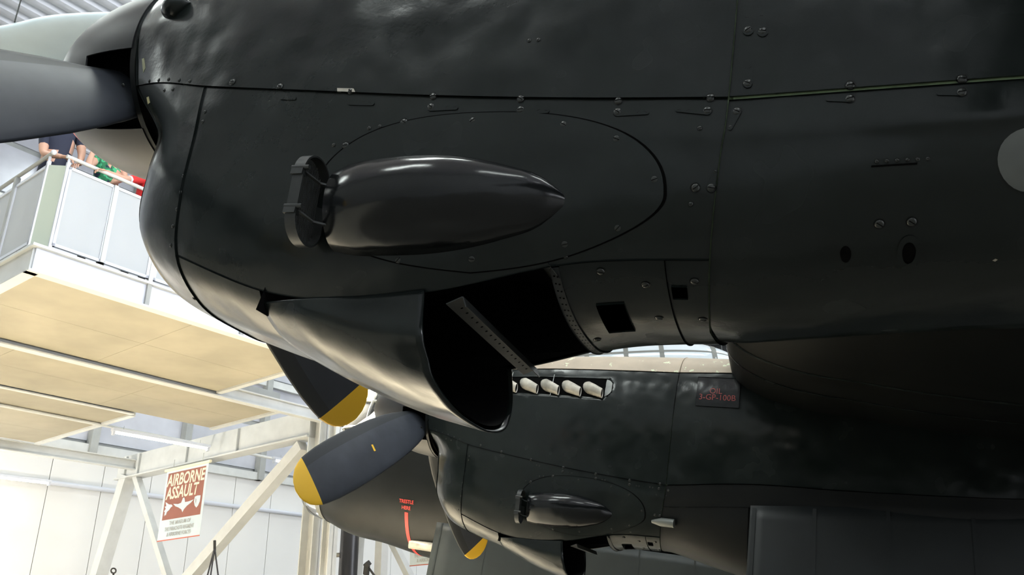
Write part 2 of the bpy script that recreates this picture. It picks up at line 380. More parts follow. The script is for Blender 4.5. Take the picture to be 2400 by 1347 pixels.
def s_at(x, z, kind='N'):                       # port side parameter at height z
    lo, hi = 0.0, 9.0
    for _ in range(30):
        m = (lo + hi) / 2
        if surf(x, m, kind)[2] > z: lo = m
        else: hi = m
    return lo
def skin_pt(x, z, off=0.0, kind='N'):
    s = s_at(x, z, kind); return surf(x, s, kind) + normal(x, s, kind) * off
def xe(s):                                      # firewall joint leans forward towards the belly
    s = s % 18.0; s = 18 - s if s > 9 else s
    return 2.036 - 0.0115 * s
G = 0.0016                                      # half width of a panel gap
gs = 0.008
EX0, EX1 = 0.34, 1.53                           # exhaust trough
def trough(x, s):
    """depth of the exhaust recess at (x, s), rounded ends"""
    sm, hw, hl = 2.52, 0.235, 0.075
    ds = abs(s - sm) / hw
    t = max(EX0 + hl - x, 0, x - (EX1 - hl)) / hl
    d = math.hypot(t, ds) if t > 0 else ds
    return 0.05 * min(max((1.0 - d) / 0.22, 0), 1) ** 0.8 if d < 1 else 0.0
def panel(name, x0, x1, s0, s1, nx, ns, m, parent, kind='N', keep=None, fn=None, us=None):
    x1f = x1 if callable(x1) else (lambda s: x1)
    x0f = x0 if callable(x0) else (lambda s: x0)
    def f(u, s):
        x = x0f(s) + (x1f(s) - x0f(s)) * u
        P = surf(x, s, kind)
        if fn:
            d = fn(x, s)
            if d: P = P - normal(x, s, kind) * d
        return P
    V, F, _ = grid(f, us or lin(0, 1, nx), lin(s0, s1, ns), 0.0045, (lambda u, s: keep(x0f(s) + (x1f(s) - x0f(s)) * u, s)) if keep else None)
    o = mesh(name, V, F, m, parent); bm_fix(o); return o

def build_front(parent):
    """cowling panels of one power unit, in the engine's own frame"""
    out = []
    A = out.append
    A(panel('top_cowl_panel', 0.0, lambda s: xe(s) - G, -2 + gs, 2 - gs, 46, 25, M_EARTH, parent))
    fine = lin(0, 0.15, 8)[:-1] + lin(0.15, 0.78, 110)[:-1] + lin(0.78, 1, 16)
    for sg in (1, -1):
        tf = (lambda x, s: trough(x, abs(s)))
        A(panel('side_cowl_panel', 0.0, lambda s: xe(s) - G, sg * (2 + gs), sg * (4 - 0.004), 60, 44, M_BLACK, parent, fn=tf, us=fine))
    A(panel('nose_cowl_ring', 0.0, 0.43 - 0.001, 4 + 0.006, 14 - 0.006, 22, 75, M_BLACK, parent))
    A(panel('lower_cowl_panel', 0.43 + 0.001, lambda s: xe(s) - G, 4 + 0.006, 6.95, 60, 26, M_BLACK, parent))
    A(panel('lower_cowl_panel', 0.43 + 0.001, lambda s: xe(s) - G, 11.05, 14 - 0.006, 60, 26, M_BLACK, parent))
    A(panel('chin_panel', 0.43 + 0.001, 0.752, 6.95 + gs, 11.05 - gs, 14, 40, M_BLACK, parent))
    # belly panel with the small rectangular vent
    def hole(x, s): return not (1.665 < x - 0.0115 * (9 - min(s, 18 - s)) * (x - 1.6) / 0.3 * 0.0 < 1.735 and 7.95 < s < 8.95)
    def hole2(x, s): return not (1.862 < x < 1.896 and 7.52 < s < 7.85)
    A(panel('belly_panel', 1.60, 1.8515, 6.95 + gs, 11.05 - gs, 36, 83, M_BLACK, parent, keep=hole))
    A(panel('belly_panel', 1.854, lambda s: xe(s) - G, 6.95 + gs, 11.05 - gs, 16, 80, M_BLACK, parent, keep=hole2))
    # under-structure seen only in the gaps
    V, F, _ = grid(lambda x, s: surf(x, s) - normal(x, s) * 0.0075, lin(0.03, 1.97, 40), lin(-6.9, 6.9, 70))
    A(mesh('cowl_frame', V, F, M_GAP, parent))
    V, F, _ = grid(lambda u, s: surf(1.93 + 0.09 * u, s) - normal(1.95, s) * 0.007, lin(0, 1, 4), lin(-9, 9, 90))
    A(mesh('firewall_rim', V, F, M_PRIMER, parent))
    # radiator air duct inside the chin
    loop = [surf(0.0, s) for s in lin(0, 18, 91)[:-1]]
    V = []; F = []; n = len(loop)
    for (sc, dx) in ((1.0, 0.0), (0.985, -0.006), (0.955, 0.004), (0.93, 0.05), (0.9, 0.3)):
        for P in loop: V.append((P[0] + dx, P[1] * sc, -0.2 + (P[2] + 0.2) * sc))
    for i in range(4):
        for j in range(n): F.append((i * n + j, i * n + (j + 1) % n, (i + 1) * n + (j + 1) % n, (i + 1) * n + j))
    F.append(tuple(range(4 * n, 5 * n)))
    mi = [0] * (2 * n) + [1] * (2 * n) + [1]
    A(bm_fix(mesh('radiator_intake', V, F, [M_BLACK, M_FLATBLACK], parent, mi=mi)))
    # radiator flap: duct-like scoop hanging open behind the chin
    SX = [0.756, 0.9, 1.1, 1.265]
    SCP = [[(.312,-.958),(.27,-.985),(.19,-1.012),(.09,-1.024),(0,-1.028)],
           [(.325,-.95),(.315,-1.0),(.24,-1.05),(.12,-1.078),(0,-1.085)],
           [(.335,-.94),(.335,-1.035),(.265,-1.105),(.135,-1.14),(0,-1.148)],
           [(.345,-.925),(.345,-1.045),(.28,-1.13),(.145,-1.172),(0,-1.182)]]
    def scoop(x, t):
        c = hermite(SX, [np.array(q, float) for q in SCP], x)
        c = np.vstack([c, (c[:-1] * np.array([-1, 1]))[::-1]]); q = cr(c, t)
        dent = 0.012 * math.exp(-((x - 1.25) / 0.05) ** 2 - ((t - 1.55) / 0.22) ** 2)
        lean = -0.075 * (x - 0.756) / 0.509 * max(0, (-0.93 - q[1])) / 0.25
        return np.array([x - lean * 0.6, -q[0] + dent, q[1]])
    V, F, _ = grid(scoop, lin(0.756, 1.265, 26), lin(0, 8, 65))
    o = mesh('radiator_flap', V, F, [M_BLACK, M_FLATBLACK], parent)
    md = o.modifiers.new('thick', 'SOLIDIFY'); md.thickness = 0.007; md.offset = 1; md.material_offset = 0
    bm_fix(o); A(o)
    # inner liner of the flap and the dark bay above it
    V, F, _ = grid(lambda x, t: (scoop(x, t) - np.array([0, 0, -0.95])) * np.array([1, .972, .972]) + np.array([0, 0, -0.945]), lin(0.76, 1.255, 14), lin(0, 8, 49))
    A(mesh('flap_liner', V, F, M_FLATBLACK, parent))
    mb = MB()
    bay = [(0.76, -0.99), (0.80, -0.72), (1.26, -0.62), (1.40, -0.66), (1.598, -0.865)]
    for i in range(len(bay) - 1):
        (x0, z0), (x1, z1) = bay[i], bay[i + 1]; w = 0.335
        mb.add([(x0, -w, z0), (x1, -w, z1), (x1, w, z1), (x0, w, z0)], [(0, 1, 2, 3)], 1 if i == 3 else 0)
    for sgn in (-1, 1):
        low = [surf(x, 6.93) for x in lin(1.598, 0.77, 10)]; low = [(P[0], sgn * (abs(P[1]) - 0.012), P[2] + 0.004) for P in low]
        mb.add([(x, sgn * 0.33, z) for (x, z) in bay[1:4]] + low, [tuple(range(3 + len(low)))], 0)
    A(mb.build('radiator_bay', [M_FLATBLACK, M_GREYCOVER], parent))
    # perforated cross strip in the bay and the edge strip of the belly panel
    def strip(p, q, w, h, nh, upv):
        p, q = np.array(p), np.array(q); m2 = MB(); m2.bar(p, q, w, 0.003, upv)
        d = (q - p) / np.linalg.norm(q - p); sd = np.cross(d, upv); sd /= np.linalg.norm(sd); up = np.cross(sd, d)
        m2.frame_box(p + sd * w / 2 - up * h, q - p, sd * 0.003, up * h)
        o = m2.build('perforated_strip', M_DKSTEEL, parent); o['label'] = 'grey angle strip with a row of holes'; A(o)
        m3 = MB()
        for i in range(nh):
            c = p + (q - p) * (0.08 + 0.86 * i / (nh - 1)) - up * 0.0022
            ring = [c + 0.004 * (math.cos(t) * d + math.sin(t) * sd) for t in np.linspace(0, 2 * math.pi, 9)[:-1]]
            m3.add(ring, [tuple(range(8))]); ring = [v + up * 0.0046 for v in ring]; m3.add(ring, [tuple(range(8))])
        h_ = m3.build('hole_row', M_GAP, parent); h_['kind'] = 'stuff'; A(h_)
    strip((1.345, -0.335, -0.945), (1.345, 0.30, -0.945), 0.045, 0.03, 16, np.array([-0.45, 0, 0.9]))
    V, F, _ = grid(lambda x, s: surf(x, s) + normal(x, s) * 0.002, [1.578, 1.60], lin(6.98, 11.02, 40), 0.004)
    A(bm_fix(mesh('belly_edge_strip', V, F, M_DKSTEEL, parent)))
    m3 = MB()
    for s_ in lin(7.15, 10.85, 24):
        for x_ in (1.585, 1.593):
            c_ = surf(x_, s_ + (0.03 if x_ > 1.59 else 0)) + normal(x_, s_) * 0.0026; n_ = normal(x_, s_); t_ = np.cross(n_, (1, 0, 0)); t_ /= np.linalg.norm(t_)
            m3.add([c_ + 0.003 * (math.cos(q) * np.array([1, 0, 0]) + math.sin(q) * t_) for q in lin(0, 2 * math.pi, 7)[:-1]], [tuple(range(6))])
    h_ = m3.build('hole_row', M_GAP, parent); h_['kind'] = 'stuff'; A(h_)
    return out

nac_out = mesh('engine_nacelle', *grid(lambda u, s: surf(0.06 + u * 1.86, s) * np.array([1, .93, .93]), lin(0, 1, 12), lin(-6, 6, 30))[:2], M_GAP, bomber, L_OUT)
nac_out['label'] = 'outer engine nacelle, closest to the viewer'
FRONT = build_front(nac_out)

# rear fairing of the outer nacelle, seam shows green primer
g2 = 0.02
rear_core = mesh('fairing_frame', *grid(lambda x, s: surf(x, s, 'O') - normal(x, s, 'O') * 0.0022, lin(2.0, 6.1, 40), lin(-9, 9, 80))[:2], M_PRIMER, nac_out)
panel('rear_upper_panel', lambda s: xe(s) + G, 6.15, -4 + g2 / 2.5, 4 - g2 / 2.5, 60, 50, M_BLACK, nac_out, 'O', us=[i / 59 for i in range(60)])
def rhole(x, s):
    return True
panel('rear_lower_panel', lambda s: xe(s) + G, 6.15, 4 + g2, 14 - g2, 70, 70, M_BLACK, nac_out, 'O')

# ray -> skin of the outer nacelle
_V = []; _F = []
for kind, x0, x1, nx in (('N', 0.0, 2.0, 90), ('O', 2.0, 4.0, 60)):
    ss = lin(0, 9.6, 100); n0 = len(_V)
    for x in lin(x0, x1, nx):
        for s_ in ss: _V.append(Vector(surf(x, s_, kind)))
    for i in range(nx - 1):
        for j in range(99): a = n0 + i * 100 + j; _F.append((a, a + 100, a + 101, a + 1))
BV = BVHTree.FromPolygons(_V, _F)
def hit(px, py):
    o = Vector(w2air(EYE)); d = Vector(w2air(EYE + ray(px, py))) - o; d.normalize()
    loc, n, i, dist = BV.ray_cast(o, d)
    if loc is None: return None
    if n.dot(d) > 0: n = -n
    return np.array(loc), np.array(n)

# ---- slotted fasteners
def screw_mesh():
    bm = bmesh.new(); n = 14; r = 1.0
    rings = [(1.0, 0.0), (0.96, 0.22), (0.7, 0.36), (0.0, 0.42)]
    vs = []
    for rr, h in rings[:-1]: vs.append([bm.verts.new((rr * math.cos(2 * math.pi * k / n), rr * math.sin(2 * math.pi * k / n), h)) for k in range(n)])
    top = bm.verts.new((0, 0, 0.42))
    for a, b in ((0, 1), (1, 2)):
        for k in range(n): bm.faces.new((vs[a][k], vs[a][(k + 1) % n], vs[b][(k + 1) % n], vs[b][k]))
    for k in range(n): bm.faces.new((vs[2][k], vs[2][(k + 1) % n], top))
    # slot bar (dark) just proud of the dome
    c = [bm.verts.new(v) for v in ((-.8, -.09, .33), (.8, -.09, .33), (.8, .09, .33), (-.8, .09, .33), (-.8, -.09, .40), (0, -.09, .455), (.8, -.09, .40), (.8, .09, .40), (0, .09, .455), (-.8, .09, .40))]
    fs = [bm.faces.new((c[4], c[5], c[8], c[9])), bm.faces.new((c[5], c[6], c[7], c[8])), bm.faces.new((c[0], c[1], c[6], c[5], c[4])), bm.faces.new((c[3], c[9], c[8], c[7], c[2]))]
    for f in bm.faces: f.smooth = True
    for f in fs: f.material_index = 1; f.smooth = False
    # outer washer ring, dark
    w1 = [bm.verts.new((1.28 * math.cos(2 * math.pi * k / n), 1.28 * math.sin(2 * math.pi * k / n), 0.05)) for k in range(n)]
    for k in range(n): f = bm.faces.new((vs[0][k], w1[k], w1[(k + 1) % n], vs[0][(k + 1) % n])); f.material_index = 2
    me = bpy.data.meshes.new('screw'); bm.to_mesh(me); bm.free()
    for m in (M_SCREWP, M_GAP, M_BLACK2): me.materials.append(m)
    return me
M_SCREWP = mat('black_painted_screw', (0.035, 0.038, 0.036), 0.26, 0.2, noise=0.3, nscale=300)
SCREW = screw_mesh()
def basis(P, n, spin=0.0):
    n = Vector(n).normalized(); t = Vector((1, 0, 0)) - n * n.x; t.normalize(); b = n.cross(t)
    t2 = t * math.cos(spin) + b * math.sin(spin); b2 = n.cross(t2)
    M = Matrix.Identity(4)
    for i, v in enumerate((t2, b2, n)):
        for j in range(3): M[j][i] = v[j]
    M.translation = Vector(P); return M
SCREWS = []; SX_ = {}
def screw(px, py, r=0.0096, name='screw'):
    h = hit(px, py)
    if h is None: return
    o = link(name, SCREW, nac_out); o.matrix_local = basis(h[0] + h[1] * 0.0005, h[1], random.uniform(-0.7, 0.9)) @ Matrix.Scale(r, 4)
    SCREWS.append(o); SX_[o.name] = h[0][0]
for p in ((545, 192), (656, 203), (1015, 226), (1220, 232), (1449, 236), (1665, 229), (1010, 250), (1220, 257), (1447, 262), (1658, 259), (822, 214),
          (947, 286), (810, 341), (1108, 283), (1321, 292), (1445, 326), (1534, 421), (1448, 534), (1324, 572), (1106, 607), (934, 609), (845, 578),
          (1753, 70), (1787, 73), (1752, 195), (1727, 261), (1667, 440), (1630, 440), (1628, 659), (1993, 200), (1992, 231), (2255, 185), (2254, 216),
          (2061, 525), (2137, 520), (1408, 636), (1513, 667), (1647, 748), (1400, 795), (1545, 745)): screw(*p)
for p in ((1751, 42), (1785, 38), (1758, 160), (1712, 298), (1676, 402), (1619, 478), (1066, 252), (1048, 251), (1262, 259), (1280, 260), (1496, 263), (1514, 263),
          (1592, 258), (1612, 259), (868, 241), (852, 240), (350, 190), (372, 188), (395, 186), (420, 188), (445, 190), (385, 212), (405, 210), (480, 262), (475, 285),
          (430, 412), (424, 450), (415, 490), (405, 530), (400, 575), (455, 700), (1640, 300), (1240, 95), (1262, 93), (1285, 606), (1326, 602), (782, 340), (800, 360), (865, 300), (890, 296)):
    screw(*p, r=0.0052, name='rivet')

def surf_patch(name, pts, off, m, parent=nac_out, kind=None, th=0.002):
    """thin plate lying on the skin through sight-line points"""
    H = [hit(*p) for p in pts]
    top = [h[0] + h[1] * (off + th) for h in H]; bot = [h[0] + h[1] * (off - 0.002) for h in H]; n = len(top)
    F = [tuple(range(n))] + [(i, i + n, (i + 1) % n + n, (i + 1) % n) for i in range(n)]
    return bm_fix(mesh(name, top + bot, F, m, parent, smooth=False))
def latch(x0, y0, x1, y1, w0=11, w1=6):
    d = np.array([x1 - x0, y1 - y0], float); L = np.linalg.norm(d); d /= L; nrm = np.array([-d[1], d[0]]); P = []
    for t in np.linspace(math.pi / 2, 3 * math.pi / 2, 7): P.append(np.array([x0, y0]) + w0 * (math.cos(t) * d + math.sin(t) * nrm))
    for t in np.linspace(-math.pi / 2, math.pi / 2, 7): P.append(np.array([x1, y1]) + w1 * (math.cos(t) * d + math.sin(t) * nrm))
    return surf_patch('latch_plate', P, 0.0006, M_BLACK)
for a_ in ((1010, 250, 1068, 252), (1220, 257, 1282, 260), (1447, 262, 1516, 263), (1658, 259, 1588, 257), (822, 236, 872, 242), (660, 226, 690, 230, 8, 5),
           (1727, 261, 1711, 300), (1667, 440, 1677, 398), (1753, 70, 1751, 36, 14, 9), (1787, 73, 1784, 34, 14, 9), (1752, 195, 1758, 158, 12, 8), (1992, 231, 1940, 233, 9, 5), (2254, 216, 2200, 219, 9, 5)):
    latch(*a_)
surf_patch('scuffed_clip', [(792, 208), (830, 209), (833, 217), (792, 216)], 0.002, M_EXH)

# ---- oval access panel around the intake blister
ECX, ECZ, EA, EB = 1.385, -0.688, 0.468, 0.216
def ell(r, t):
    c, s_ = math.cos(t), math.sin(t); p = 2 / 2.3 if s_ > 0 else 1.0
    x = ECX + r * EA * math.copysign(abs(c) ** (2 / 2.3), c); z = ECZ + r * (EB if s_ > 0 else 0.188) * math.copysign(abs(s_) ** p, s_) + (0.16 * max(x - ECX, 0) * -s_ if s_ < 0 else -0.02 * (x - ECX) * s_)
    return x, z
DET = []
V, F, _ = grid(lambda r, t: skin_pt(*ell(r, t), 0.0035), [0.02, 0.2, 0.4, 0.55, 0.7, 0.82, 0.92, 0.985, 1.0], lin(0, 2 * math.pi, 97))
V2, F2, _ = grid(lambda r, t: skin_pt(*ell(r, t), 0.0035 if r < 1.0005 else 0.0002), [1.0, 1.001], lin(0, 2 * math.pi, 97))
mb = MB(); mb.add(V, F); mb.add(V2, F2); DET.append(mb.build('oval_access_panel', M_BLACK, nac_out, smooth=True, sharp=30))
V, F, _ = grid(lambda r, t: skin_pt(*ell(r, t), 0.0012), [0.998, 1.016], lin(0, 2 * math.pi, 97)); DET.append(mesh('panel_joint', V, F, M_GAP, nac_out))

# ---- carburettor intake blister
BX0, BX1 = 1.0, 1.625
def blis(t, ph):
    x = BX0 + (BX1 - BX0) * t
    hz = float(hermite([0, .08, .25, .5, .75, .9, 1.0], [np.array(v) for v in (.104, .115, .122, .118, .088, .056, .008)], t))
    pr = float(hermite([0, .08, .25, .5, .75, .9, 1.0], [np.array(v) for v in (.078, .098, .112, .105, .070, .036, .0)], t))
    zc = -0.735 + 0.03 * t
    z = zc + hz * math.sin(ph); c = max(math.cos(ph), 0) ** 0.8
    P = skin_pt(x, z, -0.004); P[1] -= pr * c + (0.004 if c > 0.02 else 0); return P
V, F, _ = grid(blis, [0, .02, .05] + lin(.1, .9, 22) + [.94, .97, 1.0], lin(-math.pi / 2, math.pi / 2, 29)); o = mesh('intake_blister', V, F, M_GLOSS, nac_out); DET.append(bm_fix(o))
V, F, _ = grid(lambda u, ph: blis(0, ph) * np.array([1, 1, 1]) + np.array([0.05 * u, 0.012 * u, 0]), [0, 1], lin(-math.pi / 2, math.pi / 2, 29)); DET.append(mesh('blister_mouth', V, F, M_FLATBLACK, nac_out))
# ice guard: racetrack hoop with gauze, on two brackets
IGX, IGY, IGZ, IGH, IGW = 0.945, -0.474, -0.735, 0.120, 0.064
def race(t, sc=1.0, dx=0.0):
    u = 2 * math.pi * t; c, s_ = math.cos(u), math.sin(u); st = IGH - IGW
    y = c * IGW * sc; z = s_ * IGW * sc + (st if s_ > 0 else -st)
    return np.array([IGX + dx, IGY + y - 0.10 * z, IGZ + z])
ts = lin(0, 1, 49)[:-1]
V = []; F = []; n = len(ts)
for (sc, dx) in ((1.0, -0.016), (1.0, 0.016), (0.93, 0.016), (0.93, -0.016)):
    V += [race(t, sc, dx) for t in ts]
for i in range(4):
    for j in range(n): F.append((i * n + j, i * n + (j + 1) % n, ((i + 1) % 4) * n + (j + 1) % n, ((i + 1) % 4) * n + j))
DET.append(bm_fix(mesh('ice_guard_hoop', V, F, M_DKSTEEL, nac_out)))
mb = MB()
for i in range(22):                                # gauze wires
    y = -IGW * 0.92 + 2 * IGW * 0.92 * (i + 0.5) / 22; hh = (IGH - IGW) + math.sqrt(max((IGW * .92) ** 2 - y * y, 0))
    mb.bar((IGX - 0.012, IGY + y - 0.10 * -hh, IGZ - hh), (IGX - 0.012, IGY + y - 0.10 * hh, IGZ + hh), 0.0022, 0.0022, (1, 0, 0))
for i in range(44):
    z = -IGH * 0.98 + 2 * IGH * 0.98 * (i + 0.5) / 44; zz = max(abs(z) - (IGH - IGW), 0); hw = math.sqrt(max((IGW * .92) ** 2 - zz * zz, 0))
    mb.bar((IGX - 0.014, IGY - hw - 0.10 * z, IGZ + z), (IGX - 0.014, IGY + hw - 0.10 * z, IGZ + z), 0.0022, 0.0022, (1, 0, 0))
g_ = mb.build('ice_guard_gauze', M_DKSTEEL, nac_out); g_['kind'] = 'stuff'; DET.append(g_)
for dz in (0.055, -0.05):
    mb = MB(); yo = IGY - IGW - 0.10 * dz
    mb.tube([(IGX - 0.022, yo + 0.002, IGZ + dz + 0.008), (IGX + 0.03, yo + 0.002, IGZ + dz + 0.008)], 0.0065, 10)
    mb.bar((IGX - 0.02, yo + 0.006, IGZ + dz - 0.004), (IGX + 0.015, yo + 0.006, IGZ + dz - 0.004), 0.02, 0.016)
    mb.bar((IGX + 0.012, yo + 0.01, IGZ + dz), (IGX + 0.035, yo + 0.055, IGZ + dz - 0.012), 0.012, 0.004)
    mb.bar((IGX + 0.035, yo + 0.055, IGZ + dz - 0.012), (BX0 + 0.012, yo + 0.075, IGZ + dz - 0.012), 0.012, 0.005)
    DET.append(mb.build('guard_bracket', M_DKSTEEL, nac_out))
# ---- small teardrop fairing on the upper nose
def tear(t, ph):
    x = 0.135 + 0.15 * t; r = 0.036 * (math.sin(math.pi * min(t * 1.15 + 0.16, 1)) ** 0.8 if t < 0.98 else 0)
    z = 0.02 + r * 1.05 * math.sin(ph) + 0.02 * t; P = skin_pt(x, z, 0); P[1] -= r * 1.25 * max(math.cos(ph), 0); return P
V, F, _ = grid(tear, lin(0, 1, 16), lin(-math.pi / 2, math.pi / 2, 17)); DET.append(mesh('teardrop_fairing', V, F, M_BLACK, nac_out))
mb = MB(); mb.add([tear(0, p) for p in lin(-math.pi / 2, math.pi / 2, 17)], [tuple(range(17))]); DET.append(mb.build('fairing_mouth', M_FLATBLACK, nac_out))
# ---- exhaust stubs, both sides
for sg in (1, -1):
    for i, x in enumerate((0.44, 0.60, 0.775, 0.95, 1.125, 1.295)):
        s0 = s_at(x, 0.225); P = surf(x, s0) - normal(x, s0) * 0.045
        V = []; F = []; n = 14
        for (d, dy, dz, a_, b_) in ((0, 0, 0, .034, .048), (.05, -.040, -.008, .036, .05), (.10, -.062, -.026, .03, .045), (.165, -.078, -.052, .019, .038), (.16, -.076, -.050, .014, .033), (.09, -.05, -.02, .012, .03)):
            for k in range(n):
                t = 2 * math.pi * k / n
                V.append((P[0] + d + 0.6 * a_ * math.cos(t) * 0.3, sg * (P[1] + dy + a_ * math.cos(t)) , P[2] + dz + b_ * math.sin(t)))
        for j in range(5):
            for k in range(n): F.append((j * n + k, j * n + (k + 1) % n, (j + 1) * n + (k + 1) % n, (j + 1) * n + k))
        F.append(tuple(range(5 * n, 6 * n))); mi = [0] * (4 * n) + [1] * (n + 1)
        DET.append(bm_fix(mesh('exhaust_stub', V, F, [M_EXH, M_FLATBLACK], nac_out, mi=mi)))
    for x in (0.53, 0.70, 1.05):
        mb = MB(); s0, s1 = s_at(x, 0.30), s_at(x, 0.12); p, q = surf(x, s0), surf(x, s1); p[1] *= sg; q[1] *= sg
        mb.bar(p + (0, -sg * 0.004, 0), q + (0, -sg * 0.004, 0), 0.006, 0.004, (1, 0, 0)); DET.append(mb.build('exhaust_strap', M_PALE, nac_out))
    def shr(u, v):
        x = 1.375 + 0.15 * u; t = max(0, x - 1.455) / 0.075; h = 0.225 * math.sqrt(max(1 - t * t, 0.0)); s_ = 2.52 + h * v
        P = surf(x, s_) - normal(x, s_) * (0.032 * (1 - u) ** 1.2 - 0.0015); P[1] *= -sg * -1; return P
    V, F, _ = grid(shr, lin(0, 0.985, 14), lin(-1, 1, 13)); DET.append(mesh('exhaust_end_shroud', V, F, M_PALE, nac_out))
# ---- marks on the rear fairing
def disc(name, x, z, r, m, off, kind='O', parent=nac_out, n=28, inner=0.0):
    V, F, _ = grid(lambda q, t: skin_pt(x + q * r * math.cos(t), z + q * r * math.sin(t), off, kind), [max(inner, 0.01), 0.5 * (1 + inner), 1.0], lin(0, 2 * math.pi, n + 1))
    V2, F2, _ = grid(lambda q, t: skin_pt(x + r * math.cos(t), z + r * math.sin(t), q, kind), [off, 0.0], lin(0, 2 * math.pi, n + 1))
    mb = MB(); mb.add(V, F); mb.add(V2, F2); return mb.build(name, m, parent, smooth=True)
hc = hit(2398, 371)[0]; o = disc('round_inspection_cover', hc[0] + 0.012, hc[2], 0.058, M_GREYCOVER, 0.003); o['label'] = 'round grey inspection cover'
for px, py, r in ((1982, 595, 0.0115), (2130, 591, 0.013)):
    h0 = hit(px, py)[0]; disc('drain_hole', h0[0], h0[2], r, M_GAP, 0.0012)
h0 = hit(2130, 590)[0]; disc('hole_collar', h0[0], h0[2], 0.024, M_BLACK, 0.0025, inner=0.58)
surf_patch('vent_slot', [(2042, 388), (2150, 381), (2150, 385), (2042, 392)], 0.0004, M_GAP)
surf_patch('paint_chip', [(2326, 610), (2333, 606), (2338, 608), (2332, 612)], 0.0002, M_EXH, th=0.0008)
surf_patch('paint_chip', [(333, 138), (338, 136), (341, 160), (336, 170)], 0.0002, M_PRIMER2, th=0.0008)
surf_patch('paint_chip', [(344, 228), (349, 226), (352, 240), (347, 244)], 0.0002, M_PRIMER2, th=0.0008)
for i in range(6): screw(2055 + 24 * i, 378 - 1.2 * i, 0.004, 'rivet')

# ---- propeller
def spinner_r(x):                                   # x from 0 (back) to -0.69 (tip)
    t = min(max(-x / 0.69, 0), 1); return 0.372 * (1 - t ** 2.15) ** 0.62
THETA = {'out': R(26.216), 'in': R(32.037)}
PROP_X = -0.135
def blade_mesh():
    rs = [0.10, 0.2, 0.30, 0.4, 0.5, 0.65, 0.85, 1.05, 1.25, 1.45, 1.62, 1.74, 1.795, 1.80, 1.86, 1.91, 1.95, 1.97, 1.98]
    ch = [.17, .20, .25, .30, .335, .37, .395, .405, .41, .405, .388, .36, .342, .34, .30, .25, .175, .11, .03]
    th = [.13, .12, .095, .07, .058, .048, .04, .034, .03, .026, .022, .02, .018, .018, .016, .013, .010, .008, .005]
    be = [56, 54, 51, 48, 45, 42, 38.5, 35, 32, 30, 28, 27, 26.5, 26.5, 26, 25.5, 25, 25, 25]
    V = []; F = []; mi = []; n = 20
    for r, c, t, b in zip(rs, ch, th, be):
        b = R(b)
        for k in range(n):
            u = 2 * math.pi * k / n; e = math.cos(u) * c / 2 + (0.0); q = math.sin(u) * t / 2
            lead, nrm = e, q                        # chord axis (leading edge +), thickness axis
            V.append((-math.sin(b) * lead + math.cos(b) * nrm, math.cos(b) * lead + math.sin(b) * nrm, r))  # x aft, tangential, radial
    for i in range(len(rs) - 1):
        for k in range(n): F.append((i * n + k, i * n + (k + 1) % n, (i + 1) * n + (k + 1) % n, (i + 1) * n + k)); mi.append(1 if rs[i] >= 1.799 else 2 if (k in (0, 1, 2, 17, 18, 19) and rs[i] > 0.25) else 0)
    F.append(tuple(range((len(rs) - 1) * n, len(rs) * n))); mi.append(1); F.append(tuple(range(n))); mi.append(0)
    me = bpy.data.meshes.new('blade'); me.from_pydata(V, [], F); me.materials.append(M_BLADE); me.materials.append(M_YELLOW); me.materials.append(M_BLADELE)
    me.polygons.foreach_set('material_index', mi); me.polygons.foreach_set('use_smooth', [True] * len(F)); me.update()
    bm = bmesh.new(); bm.from_mesh(me); bmesh.ops.recalc_face_normals(bm, faces=bm.faces); bm.to_mesh(me); bm.free()
    return me
BLADE = blade_mesh()
def propeller(loc, th0, label, red=False):
    angs = [th0 + R(120) * i for i in range(3)]
    xs = [-0.012, -0.03, -0.06, -0.09, -0.12, -0.15, -0.18, -0.21, -0.24, -0.28, -0.33, -0.38, -0.43, -0.48, -0.53, -0.57, -0.61, -0.64, -0.665, -0.68, -0.688, -0.69]
    def cut(x, t):
        for a in angs:
            d = (t - a + math.pi) % (2 * math.pi) - math.pi
            if -0.235 < x < -0.02 and abs(d) < R(21): return False
        return True
    N = 120
    V, F, _ = grid(lambda x, t: np.array([x, spinner_r(x) * math.cos(t), -spinner_r(x) * math.sin(t)]), xs, lin(0, 2 * math.pi, N + 1), 0.006, cut)
    mi = []
    for f in F: mi.append(1 if (np.mean([V[i][0] for i in f]) < -0.5 and red) else 0)  # outer spinner tip coloured red to stand in for a red reflection
    sp = mesh('propeller', V, F, [M_SPIN, M_RED], bomber, loc, mi=mi); bm_fix(sp); sp['label'] = label
    hb = MB(); hb.tube([(0.02, 0, 0), (-0.02, 0, 0), (-0.03, 0, 0), (-0.28, 0, 0), (-0.5, 0, 0), (-0.56, 0, 0)], [0.35, 0.35, 0.28, 0.28, 0.19, 0.05], 28); hb.build('hub', M_GAP, sp, smooth=True)
    mb = MB(); V, F, _ = grid(lambda x, t: np.array([x, 0.374 * math.cos(t), -0.374 * math.sin(t)]), [-0.016, 0.006], lin(0, 2 * math.pi, 97)); mb.add(V, F); mb.build('back_plate_rim', M_BLACK2, sp, smooth=True)
    for a in angs:
        b = link('blade', BLADE, sp)
        d = Vector((0, math.cos(a), -math.sin(a))); tg = Vector((0, -math.sin(a), -math.cos(a)))
        M = Matrix.Identity(4)
        for i, v in enumerate((Vector((1, 0, 0)), tg, d)):
            for j in range(3): M[j][i] = v[j]
        M.translation = Vector((PROP_X, 0, 0)); b.matrix_local = M
    for a in (0.5, 2.6, 4.4): 
        for dx in (-0.03,):
            t = a; r = spinner_r(dx) + 0.001
            c = link('screw', SCREW, sp); c.matrix_local = basis((dx - 0.02, r * math.cos(t), -r * math.sin(t)), (0, math.cos(t), -math.sin(t))) @ Matrix.Scale(0.006, 4)
    return sp
prop_out = propeller(L_OUT, THETA['out'], 'outer propeller, spinner at top left', True)
